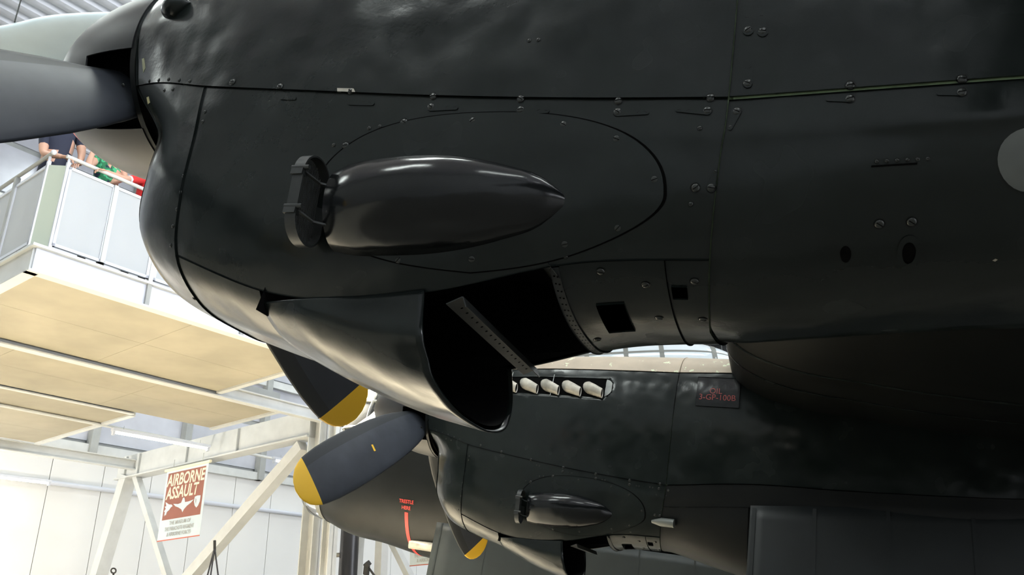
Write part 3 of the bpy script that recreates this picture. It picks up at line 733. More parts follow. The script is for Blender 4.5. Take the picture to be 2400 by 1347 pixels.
prop_in = propeller(L_IN, THETA['in'], 'inner propeller seen below the chin of the outer nacelle')

# yellow tick on the inner propeller's port blade
_a = THETA['in'] + R(120); _d = Vector((0, math.cos(_a), -math.sin(_a))); _t = Vector((0, -math.sin(_a), -math.cos(_a)))
_bv = BVHTree.FromPolygons([Vector((PROP_X, 0, 0)) + Vector((v.co.x, 0, 0)) + _t * v.co.y + _d * v.co.z for v in BLADE.vertices], [tuple(p.vertices) for p in BLADE.polygons])
def blade_hit(px, py):
    o = Vector(w2air(EYE) - TA); d = (Vector(w2air(EYE + ray(px, py)) - TA) - o).normalized(); l, n, i, q = _bv.ray_cast(o, d)
    return None if l is None else np.array(l - d * 0.004)
_q = [blade_hit(*p) for p in ((870, 1042), (874, 1041), (881, 1056), (877, 1057))]
if all(v is not None for v in _q): mesh('blade_mark', _q, [(0, 1, 2, 3)], M_YELLOW, prop_in, smooth=False)
# ---- inner nacelle: copies of the front parts
nac_in = nac_out.copy(); COL.objects.link(nac_in); nac_in.location = L_IN; nac_in['label'] = 'inner engine nacelle with exhaust stubs in view'
for o in FRONT + DET + SCREWS:
    if SX_.get(o.name, 0) > 2.02: continue
    c = o.copy(); COL.objects.link(c); c.parent = nac_in

M_WELL = mat('wheel_bay_paint', (0.02, 0.022, 0.022), 0.7)
def hull(V, F, name, mats, parent, loc, mi=None): return bm_fix(mesh(name, V, F, mats, parent, loc, mi=mi))
panel('rear_top_panel', lambda s: xe(s) + G, 6.35, -2 + gs, 2 - gs, 50, 26, M_EARTH, nac_in, 'I')
panel('rear_upper_panel', lambda s: xe(s) + G, 6.35, 2 + gs, 4 - gs, 50, 26, M_BLACK, nac_in, 'I')
panel('rear_upper_panel', lambda s: xe(s) + G, 6.35, -4 + gs, -2 - gs, 50, 26, M_BLACK, nac_in, 'I')
V, F, _ = grid(lambda x, s: surf(x, s, 'I') - normal(x, s, 'I') * 0.006, lin(2.0, 6.3, 30), lin(-5, 5, 50)); mesh('fairing_frame', V, F, M_GAP, nac_in)
panel('rear_side_panel', lambda s: xe(s) + G, 6.35, 4 + gs, 5.15, 50, 12, M_BLACK2, nac_in, 'I')
panel('rear_side_panel', lambda s: xe(s) + G, 6.35, 12.85, 14 - gs, 50, 12, M_BLACK2, nac_in, 'I')
panel('bay_front_panel', lambda s: xe(s) + G, 2.56, 5.15 + gs, 12.85 - gs, 12, 60, M_BLACK2, nac_in, 'I')
panel('tail_cone_panel', 5.2, 6.35, 5.15 + gs, 12.85 - gs, 14, 60, M_BLACK2, nac_in, 'I')
V, F, _ = grid(lambda u, s: surf(2.56, s, 'I') * np.array([1, u, u]) + np.array([0, 0, (1 - u) * -0.3]), [0.05, 0.97], lin(4, 14, 50)); mesh('bay_bulkhead', V, F, M_WELL, nac_in)
mb = MB(); mb.frame_box((2.56, -0.46, -0.1), (3.0, 0, 0), (0, 0.92, 0), (0, 0, 0.03)); mb.build('bay_roof', M_WELL, nac_in)
# the two undercarriage doors
for sg in (-1, 1):
    def dr(x, t):
        z0 = -0.545 + 0.1 * (x - 2.575) if x < 4.4 else -0.36; z = z0 - 1.25 * t * (1 if x < 4.6 else 1 - 0.5 * (x - 4.6))
        return np.array([x, sg * (0.475 + 0.10 * math.sin(t * 2.2) + 0.04 * t), z])
    V, F, _ = grid(dr, lin(2.575, 5.15, 30), lin(0, 1, 14)); o = mesh('undercarriage_door', V, F, M_DOORDARK, nac_in)
    md = o.modifiers.new('t', 'SOLIDIFY'); md.thickness = 0.025; md.offset = 0
    for x in (2.60, 2.98, 3.42, 3.9):
        V, F, _ = grid(lambda dx, t: dr(x + dx, t) + np.array([0, -0.016, 0]), [-0.012, 0.012], lin(0.01, 0.99, 12)); mesh('door_rib', V, F, M_DOORDARK, nac_in)
# main wheels and legs
for yy in (TA[1], TA[1] + 7.2):
    hubp = np.array([TA[0] + 3.75, yy, 0]); zz = -air2w(hubp)[2] / A_Z[2]; c = hubp + A_Z * 0
    P = air2w(hubp); P[2] = 0.82; c = w2air(P); c[1] = yy
    mb = MB(); n = 40
    V, F, _ = grid(lambda a, b: np.array([c[0] + (0.58 + 0.24 * math.cos(b)) * math.cos(a), c[1] + 0.24 * math.sin(b), c[2] + (0.58 + 0.24 * math.cos(b)) * math.sin(a)]), lin(0, 2 * math.pi, n + 1), lin(0, 2 * math.pi, 17))
    mb.add(V, F); w_ = mb.build('main_wheel', M_RUBBER, bomber, L_OUT, smooth=True)
    mb = MB(); mb.tube([(c[0], c[1] - 0.2, c[2]), (c[0], c[1] + 0.2, c[2])], 0.42, 32); mb.build('wheel_hub', M_DOORGREY, w_, smooth=True)
    mb = MB()
    for d in (-0.3, 0.3): mb.tube([(c[0], c[1] + d, c[2]), (c[0] - 0.1, c[1] + d, TA[2] - 0.1)], [0.06, 0.085], 14)
    mb.tube([(c[0], c[1] - 0.36, c[2]), (c[0], c[1] + 0.36, c[2])], 0.06, 14)
    mb.build('undercarriage_leg', M_DOORGREY, bomber, L_OUT, smooth=True)

# ---- wing from the fuselage out past the outer engine
WST = [(3.0, 2.37, .47, 4.9), (0.0, 2.37, .47, 4.9), (-1.3, 2.40, .47, 4.9), (-4.26, 3.07, .77, 4.4), (-9.0, 4.0, 1.3, 3.6), (-13.5, 4.9, 1.8, 2.2)]
def foil(t):                                      # t in [0, 1]: upper trailing edge -> nose -> lower trailing edge
    u = 1 - 2 * t; x = u * u; yt = 0.9 * (0.2969 * math.sqrt(x) - 0.126 * x - 0.3516 * x * x + 0.2843 * x ** 3 - 0.1036 * x ** 4)
    cam = 0.019 * (1 - (2 * x - 0.55) ** 2) if x < 0.9 else 0.0
    return x, math.copysign(yt, u) + (cam * min(1, 6 * x))
def wing_pt(y, t):
    A_ = np.array([w for w in WST[::-1]], float); ys = A_[:, 0]
    lx, lz, ch = (float(np.interp(y, ys, A_[:, k])) for k in (1, 2, 3))
    fx, fz = foil(t); return np.array([lx + fx * ch, y, lz + fz * ch - 0.05 * fx * ch])
ys = lin(3.0, -1.3, 12)[:-1] + lin(-1.3, -4.26, 14)[:-1] + lin(-4.26, -13.5, 24)
V, F, _ = grid(wing_pt, ys, lin(0, 1, 81))
mi = [0 if np.mean([V[i][2] for i in f]) > np.interp(np.mean([V[i][1] for i in f]), [w[0] for w in WST[::-1]], [w[2] for w in WST[::-1]]) + 0.12 else 1 for f in F]
wing = hull(V, F, 'wing', [M_EARTH, M_WINGB], bomber, L_IN, mi=mi)
for y in (-0.95, -1.35):
    V, F, _ = grid(lambda dy, t: wing_pt(y + dy, t) + np.array([-0.002, 0, -0.002 if t > 0.5 else 0.002]), [-0.012, 0.012], lin(0.2, 0.9, 60)); mesh('wing_strap', V, F, M_BLACK, wing)
# ---- fuselage
FY = 3.6
FX = [-3.12, -2.7, -2.2, -1.5, -0.5, 2.0, 6.0, 9.0, 14.0]
FS = [(-.33, .50, .52), (-.20, .66, .78), (-.05, .78, .98), (0, .85, 1.13), (.02, .88, 1.15), (.02, .88, 1.15), (.05, .85, 1.1), (.1, .8, 1.0), (.4, .05, .08)]
def fus(x, t):
    zc, hw, hh = hermite(FX, [np.array(q) for q in FS], x); c, s_ = math.cos(t), math.sin(t); p = 2 / 2.5
    return np.array([x, FY + hw * math.copysign(abs(c) ** p, c), zc + hh * math.copysign(abs(s_) ** p, s_)])
V, F, _ = grid(fus, lin(-3.12, -1.5, 24)[:-1] + lin(-1.5, 14, 36), lin(0, 2 * math.pi, 97))
mi = [0 if np.mean([V[i][2] for i in f]) > 0.62 else 1 for f in F]
fuse = hull(V, F, 'fuselage', [M_EARTH, M_BLACK2], bomber, L_IN, mi=mi)
def nose(u, t):
    a = u * math.pi / 2; x = -3.12 - 0.43 * math.sin(a); k = math.cos(a) ** 0.8
    P = fus(-3.12, t); zc = -.33 - 0.04 * u
    return np.array([x, FY + (P[1] - FY) * k, zc + (P[2] + .33) * k])
V, F, _ = grid(nose, lin(0, 0.985, 14), lin(0, 2 * math.pi, 65)); nb = hull(V, F, 'nose_blister', M_GLASS, bomber, L_IN); nb['label'] = 'clear domed nose glazing'
V, F, _ = grid(lambda u, t: fus(-3.12 + 0.09 * u, t) + np.array([0, 0.006 * (1 if math.cos(t) > 0 else -1), 0.006 * math.sin(t)]), [0, 1], lin(0, 2 * math.pi, 65)); mesh('blister_frame', V, F, M_FRAME, nb)
for tt in (0.3, 0.62):
    V, F, _ = grid(lambda d, t: nose(tt + d, t) + np.array([-0.004, 0, 0]), [-0.025, 0.025], lin(0, 2 * math.pi, 65)); mesh('blister_frame', V, F, M_FRAME, nb)
mb = MB(); V, F, _ = grid(lambda u, t: np.array([-2.55 + 0.56 * math.cos(u) * math.cos(t), FY + 0.52 * math.cos(u) * math.sin(t), 0.42 + 0.68 * math.sin(u)]), lin(-0.4, 1.5, 14), lin(0, 2 * math.pi, 49))
tur = hull(V, F, 'gun_turret', M_GLASS, bomber, L_IN); tur['label'] = 'framed glass front gun turret'
for k in range(8):
    t = 2 * math.pi * k / 8; mb = MB()
    mb.tube([(-2.55 + 0.565 * math.cos(u) * math.cos(t), FY + 0.525 * math.cos(u) * math.sin(t), 0.42 + 0.685 * math.sin(u)) for u in lin(-0.4, 1.5, 10)], 0.022, 6); mb.build('turret_frame', M_FRAME, tur, smooth=True)
for u in (-0.1, 0.45):
    mb = MB(); mb.tube([(-2.55 + 0.565 * math.cos(u) * math.cos(t), FY + 0.525 * math.cos(u) * math.sin(t), 0.42 + 0.685 * math.sin(u)) for t in lin(0, 2 * math.pi, 33)], 0.022, 6); mb.build('turret_frame', M_FRAME, tur, smooth=True)
mb = MB(); mb.frame_box((-2.85, FY - 0.25, 0.1), (0.7, 0, 0), (0, 0.5, 0), (0, 0, 0.6)); mb.build('turret_gear', M_FRAME, tur)
for dy in (-0.22, 0.22):
    mb = MB(); mb.tube([(-2.9, FY + dy, 0.45), (-3.5, FY + dy, 0.48)], [0.03, 0.018], 10); mb.build('gun_barrel', M_DKSTEEL, tur, smooth=True)
# trestle mark: red band and lettering
def tang(x, z):                                  # port angle at height z
    lo, hi = math.pi, 1.5 * math.pi
    for _ in range(30):
        m = (lo + hi) / 2
        if fus(x, m)[2] > z: lo = m
        else: hi = m
    return lo
XS = -1.62
V, F, _ = grid(lambda dx, t: fus(XS + dx, t) + 0.004 * np.array([0, math.cos(t), math.sin(t)]), [-0.024, 0.024], lin(tang(XS, -0.66), 1.5 * math.pi - 0.05, 30)); mesh('trestle_line', V, F, M_RED, fuse)
def place_text(body, size, loc, n, parent, m, name='lettering', bold=0.0, xs=1.0, shear=0.0):
    me = text_mesh(body, size, bold, 0.0, shear, xs=xs); me.materials.append(m); o = link(name, me, parent); o.matrix_local = basis(loc, n); return o
def fnorm(x, t):
    n = np.cross(fus(x + .02, t) - fus(x - .02, t), fus(x, t + .02) - fus(x, t - .02)); n /= np.linalg.norm(n); return n if n[1] < 0 else -n
for body, z_, sz in (('TRESTLE', -0.555, 0.06), ('HERE', -0.625, 0.06)):
    t_ = tang(XS, z_); place_text(body, sz, fus(XS, t_) + fnorm(XS, t_) * 0.014, fnorm(XS, t_), fuse, M_RED, bold=0.001, xs=0.9)
for sg in (-1, 1):
    def bd(x, t): return np.array([x, FY + sg * (0.90 + 0.04 * math.sin(t * 1.9) ), -0.735 - 1.0 * t])
    V, F, _ = grid(bd, lin(-1.12, 8.0, 40), lin(0, 1, 12)); o = mesh('bomb_bay_door', V, F, M_DOORGREY, bomber, L_IN)
    md = o.modifiers.new('t', 'SOLIDIFY'); md.thickness = 0.04; md.offset = 0
    for i in range(14):
        x = -1.05 + 0.58 * i
        V, F, _ = grid(lambda dx, t: bd(x + dx, t) + np.array([0, -0.024, 0]), [-0.008, 0.008], lin(0, 1, 10)); mesh('door_rib', V, F, M_DOORGREY, o)
mb = MB(); mb.frame_box((-1.15, FY - 0.8, -0.86), (9, 0, 0), (0, 1.6, 0), (0, 0, 0.05)); mb.build('bomb_bay_roof', M_WELL, bomber, L_IN)
V, F, _ = grid(lambda u, t: np.array([-1.62 + 0.6 * u, FY - 0.5 + 0.1 * math.cos(t) * math.sin(math.pi * (0.1 + 0.8 * u)), -1.0 + 0.06 * math.sin(t)]), lin(0, 1, 9), lin(0, 2 * math.pi, 13)); mesh('bay_fairing', V, F, M_EXH, fuse)

# ---- oil filler panel on the inner nacelle, with red stencils
def inner_hit(px, py):
    o = Vector(w2air(EYE) - TA); d = Vector(w2air(EYE + ray(px, py)) - TA) - o; d.normalize(); loc, n, i, dist = BVI.ray_cast(o, d)
    if n.dot(d) > 0: n = -n
    return np.array(loc), np.array(n)
_V = []; _F = []
for kind, x0, x1, nx in (('N', 0.0, 2.0, 70), ('I', 2.0, 4.0, 50)):
    ss = lin(0, 9, 80); n0 = len(_V)
    for x in lin(x0, x1, nx):
        for s_ in ss: _V.append(Vector(surf(x, s_, kind)))
    for i in range(nx - 1):
        for j in range(79): a = n0 + i * 80 + j; _F.append((a, a + 80, a + 81, a + 1))
BVI = BVHTree.FromPolygons(_V, _F)
def in_patch(name, pts, m, off=0.0006):
    H = [inner_hit(*p) for p in pts]; n = len(H)
    return bm_fix(mesh(name, [h[0] + h[1] * (off + 0.003) for h in H] + [h[0] - h[1] * 0.002 for h in H], [tuple(range(n))] + [(i, i + n, (i + 1) % n + n, (i + 1) % n) for i in range(n)], m, nac_in, smooth=False))
def in_grid(name, x0, x1, z0, z1, off, m, kind='I'):
    V, F, _ = grid(lambda x, z: skin_pt(x, z, off, kind), lin(x0, x1, 10), lin(z0, z1, 10), 0.004); return bm_fix(mesh(name, V, F, m, nac_in))
pa, pb = inner_hit(1637, 884)[0], inner_hit(1732, 957)[0]
o = in_grid('oil_filler_panel', pa[0], pb[0], pa[2], pb[2], 0.005, M_GLOSS); o['label'] = 'glossy oil filler panel with red stencil'
for body, px, py, sz in (('OIL', 1678, 917, 0.062), ('3-GP-100B', 1681, 932, 0.062)):
    h = inner_hit(px, py); place_text(body, sz, h[0] + h[1] * 0.009 - np.array([0, 0, 0.02]), h[1], nac_in, M_STENCIL, bold=0.0, xs=0.95)
# vent pipe low on the inner nacelle
h = inner_hit(1562, 1222); mb = MB(); p = h[0] + h[1] * 0.02
mb.tube([p + np.array([-0.10, 0.02, 0]), p + np.array([-0.03, 0, 0]), p + np.array([0.06, -0.01, 0])], [0.012, 0.03, 0.03], 14); mb.build('vent_pipe', M_GREYCOVER, nac_in, smooth=True)

# ------------------------------------------------------------------ mezzanine
DECK = 0.28; RAIL = 1.41
mez = empty('mezzanine', 'grey steel mezzanine with plywood underside and mesh-panelled railing', 'platform', loc=pf(6.06, 2.6, -PC[2]))
MO = Vector(-np.array(mez.location))
def mz(mb, name, m, smooth=False): return mb.build(name, m, mez, MO, smooth)
# plywood sheets under the deck, in three bays
for (a0, a1, b0, b1, na, nb) in ((0.06, 3.85, 0.06, 2.30, 2, 2), (-1.0, 5.16, 2.45, 4.35, 3, 2), (-2.5, 3.75, 4.5, 7.75, 3, 3)):
    da, db = (a1 - a0) / na, (b1 - b0) / nb
    for i in range(na):
        for j in range(nb):
            mb = MB(); mb.frame_box(pf(a0 + i * da + 0.002, b0 + j * db + 0.002, 0.0), B1 * (da - 0.004), B2 * (db - 0.004), (0, 0, 0.018)); mz(mb, 'plywood_sheet', M_PLY)
    mb = MB(); mb.frame_box(pf(a0, b0, 0.02), B1 * (a1 - a0), B2 * (b1 - b0), (0, 0, DECK - 0.02)); mz(mb, 'deck_slab', M_STEELG)
    mb = MB(); mb.frame_box(pf(a1, b0, -0.03), B1 * 0.09, B2 * (b1 - b0), (0, 0, 0.12)); mz(mb, 'edge_channel', M_STEEL)
def ibeam(p, q, h, w, name='beam', m=None):
    mb = MB(); p, q = np.array(p), np.array(q); z = np.array([0, 0, 1.0])
    mb.bar(p + z * (h - 0.012), q + z * (h - 0.012), w, 0.018); mb.bar(p, q, w, 0.018); mb.bar(p + z * h / 2, q + z * h / 2, 0.014, h - 0.02); return mz(mb, name, m or M_STEEL)
# edge fascia on both open sides
mb = MB(); mb.frame_box(pf(0.02, 0.0, 0.0), B1 * 5.6, B2 * 0.03, (0, 0, DECK - 0.02)); mz(mb, 'fascia', M_WHITE)
mb = MB(); mb.frame_box(pf(-0.03, -0.05, -0.02), B1 * 5.7, B2 * 0.12, (0, 0, 0.022)); mz(mb, 'fascia_lip', M_STEEL)
mb = MB(); mb.frame_box(pf(-0.0, 0.03, 0.0), B1 * 0.03, B2 * 2.4, (0, 0, DECK - 0.02)); mz(mb, 'fascia', M_STEEL)
mb = MB(); mb.frame_box(pf(-0.03, 0.0, -0.02), B1 * 0.12, B2 * 2.4, (0, 0, 0.022)); mz(mb, 'fascia_lip', M_STEEL)
mb = MB(); mb.frame_box(pf(-0.04, -0.05, DECK - 0.02), B1 * 5.7, B2 * 0.11, (0, 0, 0.03)); mz(mb, 'kick_rail', M_STEEL)
mb = MB(); mb.frame_box(pf(-0.04, 0.06, DECK - 0.02), B1 * 0.11, B2 * 2.4, (0, 0, 0.03)); mz(mb, 'kick_rail', M_STEEL)
for a in (1.25, 2.54, 3.85):
    mb = MB(); mb.frame_box(pf(a, -0.035, 0.0), B1 * 0.05, B2 * 0.04, (0, 0, DECK - 0.02)); mz(mb, 'fascia_stiffener', M_STEELG)
# beams along b1
ibeam(pf(-1.0, 2.36, -0.06), pf(6.2, 2.36, -0.06), 0.19, 0.13)
ibeam(pf(-2.5, 4.42, -0.02), pf(3.75, 4.42, -0.02), 0.12, 0.08)
ibeam(pf(-2.5, 8.12, -0.14), pf(6.06, 8.12, -0.14), 0.2, 0.14)
mb = MB(); mb.tube([pf(-2, 5.3, -0.03), pf(8.6, 5.55, -0.03)], 0.028, 10); mz(mb, 'conduit', M_STEEL, True)
# transverse frame: columns, deep beam and braces
FA = 6.06
def hcol(a, b, z0, z1, w=0.30):
    mb = MB(); h = z1 - z0
    for db in (0.0, w - 0.02): mb.frame_box(pf(a, b + db, z0), B1 * w, B2 * 0.02, (0, 0, h))
    mb.frame_box(pf(a + w / 2 - 0.01, b, z0), B1 * 0.02, B2 * w, (0, 0, h)); return mz(mb, 'column', M_STEEL)
hcol(FA - 0.1, 2.32, -PC[2], 2.6)
hcol(FA - 0.1, 1.92, -PC[2], 2.6, 0.18)
mb = MB(); mb.bar(pf(FA, 2.6, -0.04), pf(FA, 8.75, -0.04), 0.16, 0.46); mz(mb, 'cross_beam', M_STEEL)
mb = MB(); mb.bar(pf(FA, 2.6, -0.28), pf(FA, 8.75, -0.28), 0.30, 0.03); mz(mb, 'cross_beam_flange', M_STEEL)
for b in (7.9, 8.4, 6.2, 4.6):
    mb = MB(); mb.frame_box(pf(FA - 0.12, b, -0.27), B1 * 0.24, B2 * 0.02, (0, 0, 0.44)); mz(mb, 'web_stiffener', M_STEELG)
nb1 = np.array([B1[0], B1[1], 0])
foot = -PC[2]
mb = MB(); mb.bar(pf(FA, 8.42, -0.22), pf(FA, 9.75, foot), 0.24, 0.26, nb1); mz(mb, 'raking_leg', M_STEEL)
mb = MB(); mb.bar(pf(FA, 8.13, -0.25), pf(FA, 6.20, -2.66), 0.12, 0.13, nb1); mz(mb, 'brace', M_STEEL)
mb = MB(); mb.bar(pf(FA, 2.85, -0.40), pf(FA, 6.10, -2.66), 0.20, 0.20, nb1); mz(mb, 'brace', M_STEEL)
mb = MB(); mb.bar(pf(FA, 6.15, -2.62), pf(FA, 6.15, foot), 0.22, 0.22, nb1); mz(mb, 'brace_post', M_STEEL)
# railings: mesh panels in steel frames
M_PERF = mat('perforated_sheet', (0.54, 0.56, 0.58), 0.45, alpha=0.84)
zb, zt = DECK + 0.05, 1.30
def rail_panel(P0, P1, up, dep, nm='mesh_panel'):
    P0, P1 = np.array(P0), np.array(P1); d = (P1 - P0) / np.linalg.norm(P1 - P0); h = zt - zb; z = np.array([0, 0, 1.0])
    for (q, e, t) in ((P0, P1 - P0, z * 0.035), (P0 + z * (h - 0.035), P1 - P0, z * 0.035), (P0, d * 0.035, z * h), (P1 - d * 0.035, d * 0.035, z * h)):
        mb = MB(); mb.frame_box(q, e, dep * 0.03, t); mz(mb, 'panel_frame', M_WHITE)
    mb = MB(); q0, q1 = P0 + d * 0.03 + z * 0.03 + dep * 0.012, P1 - d * 0.03 + z * 0.03 + dep * 0.012
    mb.frame_box(q0, q1 - q0, dep * 0.002, z * (h - 0.06)); mz(mb, nm, M_PERF)
pts_a = [0.145, 0.69, 1.25, 1.30, 1.9, 2.50, 2.56, 3.2, 3.80]
for i in (0, 1, 3, 4, 6, 7):
    rail_panel(pf(pts_a[i], -0.02, zb), pf(pts_a[i + 1], -0.02, zb), None, B2)
for a in (0.69, 1.9, 3.2):
    mb = MB(); mb.frame_box(pf(a - 0.022, -0.035, zb), B1 * 0.044, B2 * 0.03, (0, 0, zt - zb)); mz(mb, 'mullion', M_STEEL)
for a in (1.25, 2.51):
    mb = MB(); mb.frame_box(pf(a, -0.03, DECK), B1 * 0.05, B2 * 0.05, (0, 0, RAIL - DECK)); mz(mb, 'rail_post', M_STEEL)
pts_b = [0.13, 0.86, 0.90, 1.75, 1.79, 2.4]
for i in (0, 2, 4): rail_panel(pf(-0.02, pts_b[i + 1], zb), pf(-0.02, pts_b[i], zb), None, B1)
for b in (0.86, 1.75):
    mb = MB(); mb.frame_box(pf(-0.03, b, DECK), B1 * 0.05, B2 * 0.05, (0, 0, RAIL - DECK)); mz(mb, 'rail_post', M_STEELG)
# corner: two angle posts with a grey-green filler plate
for (a, b) in ((-0.02, 0.125), (0.12, -0.02)):
    mb = MB(); mb.frame_box(pf(a, b, DECK - 0.01), B1 * 0.035, B2 * 0.035, (0, 0, zt - DECK + 0.06)); mz(mb, 'corner_post', M_WHITE)
    mb = MB(); mb.bar(pf(a + 0.015, b + 0.015, zt), pf(a + 0.015, b + 0.015, RAIL), 0.02, 0.02, (1, 0, 0)); mz(mb, 'rail_bracket', M_WHITE)
mb = MB(); e = pf(0.125, -0.012, 0) - pf(-0.012, 0.125, 0); mb.frame_box(pf(-0.008, 0.13, DECK), e, (B1 + B2) * 0.006, (0, 0, zt - DECK)); mz(mb, 'corner_plate', M_GREENGREY)
mb = MB(); mb.tube([pf(0.10, -0.01, RAIL), pf(3.85, -0.01, RAIL)], 0.022, 12); mz(mb, 'handrail', M_STEEL, True)
mb = MB(); mb.tube([pf(-0.01, 0.06, RAIL + 0.02), pf(-0.01, 2.4, RAIL + 0.02)], 0.022, 12); mz(mb, 'handrail', M_STEELG, True)
V, F, _ = grid(lambda u, t: pf(-0.01, 0.06, RAIL + 0.02) + 0.03 * np.array([math.cos(u) * math.cos(t), math.cos(u) * math.sin(t), math.sin(u)]), lin(-1.5, 1.5, 9), lin(0, 2 * math.pi, 13)); mesh('rail_end_cap', V, F, M_WHITE, mez, MO)

# ------------------------------------------------------------------ fluorescent battens
M_TUBE = mat('lit_fluorescent_tube', (1, 0.98, 0.9), 0.4, emit=(1.0, 0.95, 0.82), estr=14.0)
def batten(P0, P1, label, hang=0.0):
    P0, P1 = np.array(P0), np.array(P1); c = (P0 + P1) / 2; d = (P1 - P0) / np.linalg.norm(P1 - P0)
    t = empty('fluorescent_batten', label, 'light fitting', 'fluorescent battens', loc=c)
    z = np.array([0, 0, 1.0]); o = Vector(-c)
    mb = MB(); mb.bar(P0 + z * 0.045, P1 + z * 0.045, 0.09, 0.05); mb.build('housing', M_WHITE, t, o)
    mb = MB(); mb.tube([P0 + d * 0.05, P1 - d * 0.05], 0.019, 12); mb.build('tube', M_TUBE, t, o, True)
    for q in (P0 + d * 0.03, P1 - d * 0.03): mb = MB(); mb.bar(q - d * 0.02, q + d * 0.02, 0.06, 0.09); mb.build('lamp_holder', M_WHITE, t, o)
    if hang:
        for q in (P0 + d * 0.2, P1 - d * 0.2): mb = MB(); mb.tube([q + z * 0.06, q + z * hang], 0.004, 6); mb.build('hanger', M_STEELG, t, o)
    return t
def at_plane_z(px, py, z):
    d = ray(px, py); return EYE + d * (z - EYE[2]) / d[2]
batten(at_plane_z(262, 1012, PC[2] - 0.16), at_plane_z(490, 1052, PC[2] - 0.16), 'lit fluorescent batten hanging under the mezzanine, closest to the banner', 0.14)
batten(on_b(-60, 1112, 9.6), on_b(118, 1133, 9.6), 'fluorescent batten on the far wall at the left edge', 0)
batten(at_plane_z(640, 1078, PC[2] - 0.16), at_plane_z(730, 1097, PC[2] - 0.16), 'fluorescent batten half hidden behind the tall grey column', 0.14)

# ------------------------------------------------------------------ banners
M_BAN_BLUE = mat('pale_blue_banner', (0.60, 0.68, 0.72), 0.7)
M_BAN_MAR = mat('maroon_banner', (0.30, 0.115, 0.085), 0.7, noise=0.06, nscale=3)
M_BAN_CREAM = mat('cream_banner_print', (0.86, 0.80, 0.58), 0.7)
M_BAN_GREY = mat('grey_banner_print', (0.42, 0.43, 0.42), 0.7)
M_BAN_RED = mat('red_banner_edge', (0.55, 0.14, 0.09), 0.6)
def banner(a, b0, b1, z0, z1, label, lean=0.0):
    """hangs in a plane facing -b1; reads from larger b to smaller b"""
    W_, H_ = b0 - b1, z1 - z0
    O = pf(a, b0, z1); ex = -B2; ez = np.array([0, 0, 1.0]); n = -B1
    t = empty('banner', label, 'banner', loc=O)
    M0 = Matrix(((ex[0], ez[0], n[0], 0), (ex[1], ez[1], n[1], 0), (ex[2], ez[2], n[2], 0), (0, 0, 0, 1))); M0.translation = Vector(O); t.matrix_world = M0
    def rect(x0, y0, x1, y1, m, z, name='sheet', th=0.002):
        mb = MB(); mb.frame_box((x0 * W_, y0 * H_, z - th), ((x1 - x0) * W_, 0, 0), (0, (y1 - y0) * H_, 0), (0, 0, th)); return mb.build(name, m, t)
    rect(0, -1, 1, 0, M_BAN_BLUE, 0.0, 'cloth', 0.004); rect(0.05, -0.71, 0.95, -0.045, M_BAN_MAR, 0.003, 'maroon_field')
    rect(0, -1.0, 1, -0.985, M_BAN_RED, 0.003, 'bottom_edge')
    mb = MB(); mb.tube([(-0.04 * W_, 0.01, 0), (1.04 * W_, 0.01, 0)], 0.028, 12); mb.build('top_pole', M_BAN_CREAM, t, smooth=True)
    def txt(body, size, x, y, m, bold, xs, shear=0.0):
        me = text_mesh(body, size, bold, 0, shear, xs=xs); me.materials.append(m); o = link('lettering', me, t); o.location = (x * W_, y * H_, 0.006); return o
    txt('AIRBORNE', 0.235 * H_, 0.5, -0.235, M_BAN_CREAM, 0.007, 0.80, 0.1); txt('ASSAULT', 0.235 * H_, 0.45, -0.42, M_BAN_CREAM, 0.007, 0.80, 0.1)
    for body, y, xs in (('THE MUSEUM OF', -0.79, 0.9), ('THE PARACHUTE REGIMENT', -0.87, 0.72), ('& AIRBORNE FORCES', -0.945, 0.8)): txt(body, 0.075 * H_, 0.5, y, M_BAN_GREY, 0.002, xs)
    def shape(name, pts, m=M_BAN_BLUE):
        mb = MB(); n_ = len(pts); mb.add([(x * W_, y * H_, 0.007) for x, y in pts] + [(x * W_, y * H_, 0.004) for x, y in pts], [tuple(range(n_))] + [(i, i + n_, (i + 1) % n_ + n_, (i + 1) % n_) for i in range(n_)])
        return mb.build(name, m, t)
    # winged badge with canopy, winged horse device, shield
    shape('wing_badge', [(.28, -.50), (.40, -.515), (.47, -.505), (.485, -.475), (.50, -.44), (.53, -.44), (.55, -.475), (.56, -.505), (.64, -.505), (.76, -.49), (.70, -.53), (.62, -.56), (.56, -.60), (.53, -.64), (.50, -.60), (.42, -.565), (.34, -.54)])
    shape('horse_badge', [(.08, -.455), (.13, -.475), (.17, -.495), (.24, -.505), (.27, -.53), (.23, -.545), (.20, -.575), (.15, -.60), (.13, -.65), (.115, -.63), (.09, -.655), (.10, -.60), (.075, -.585), (.11, -.55), (.075, -.52), (.115, -.515)])
    shape('shield_badge', [(.78, -.455), (.84, -.445), (.91, -.45), (.91, -.53), (.88, -.585), (.845, -.61), (.80, -.575), (.775, -.52)])
    shape('shield_device', [(.80, -.47), (.83, -.50), (.83, -.56), (.81, -.53)], M_BAN_MAR)
    for x in (0.15, 0.85): mb = MB(); mb.tube([(x * W_, 0.02, 0), (x * W_, 0.2, 0)], 0.006, 6); mb.build('hanging_cord', M_STEELG, t)
    return t
banner(FA - 0.22, 6.62, 5.26, -1.73, -0.385, 'hanging banner with a maroon field, large cream letters and three pale badges')
P = to_pf(pt(960, 1327, 13.5)); Q = to_pf(pt(1075, 1318, 13.5))
banner(P[0], P[1], P[1] - 0.9, P[2], P[2] + 1.0, 'second banner, only its pale lower corner in view under the bomber nose')

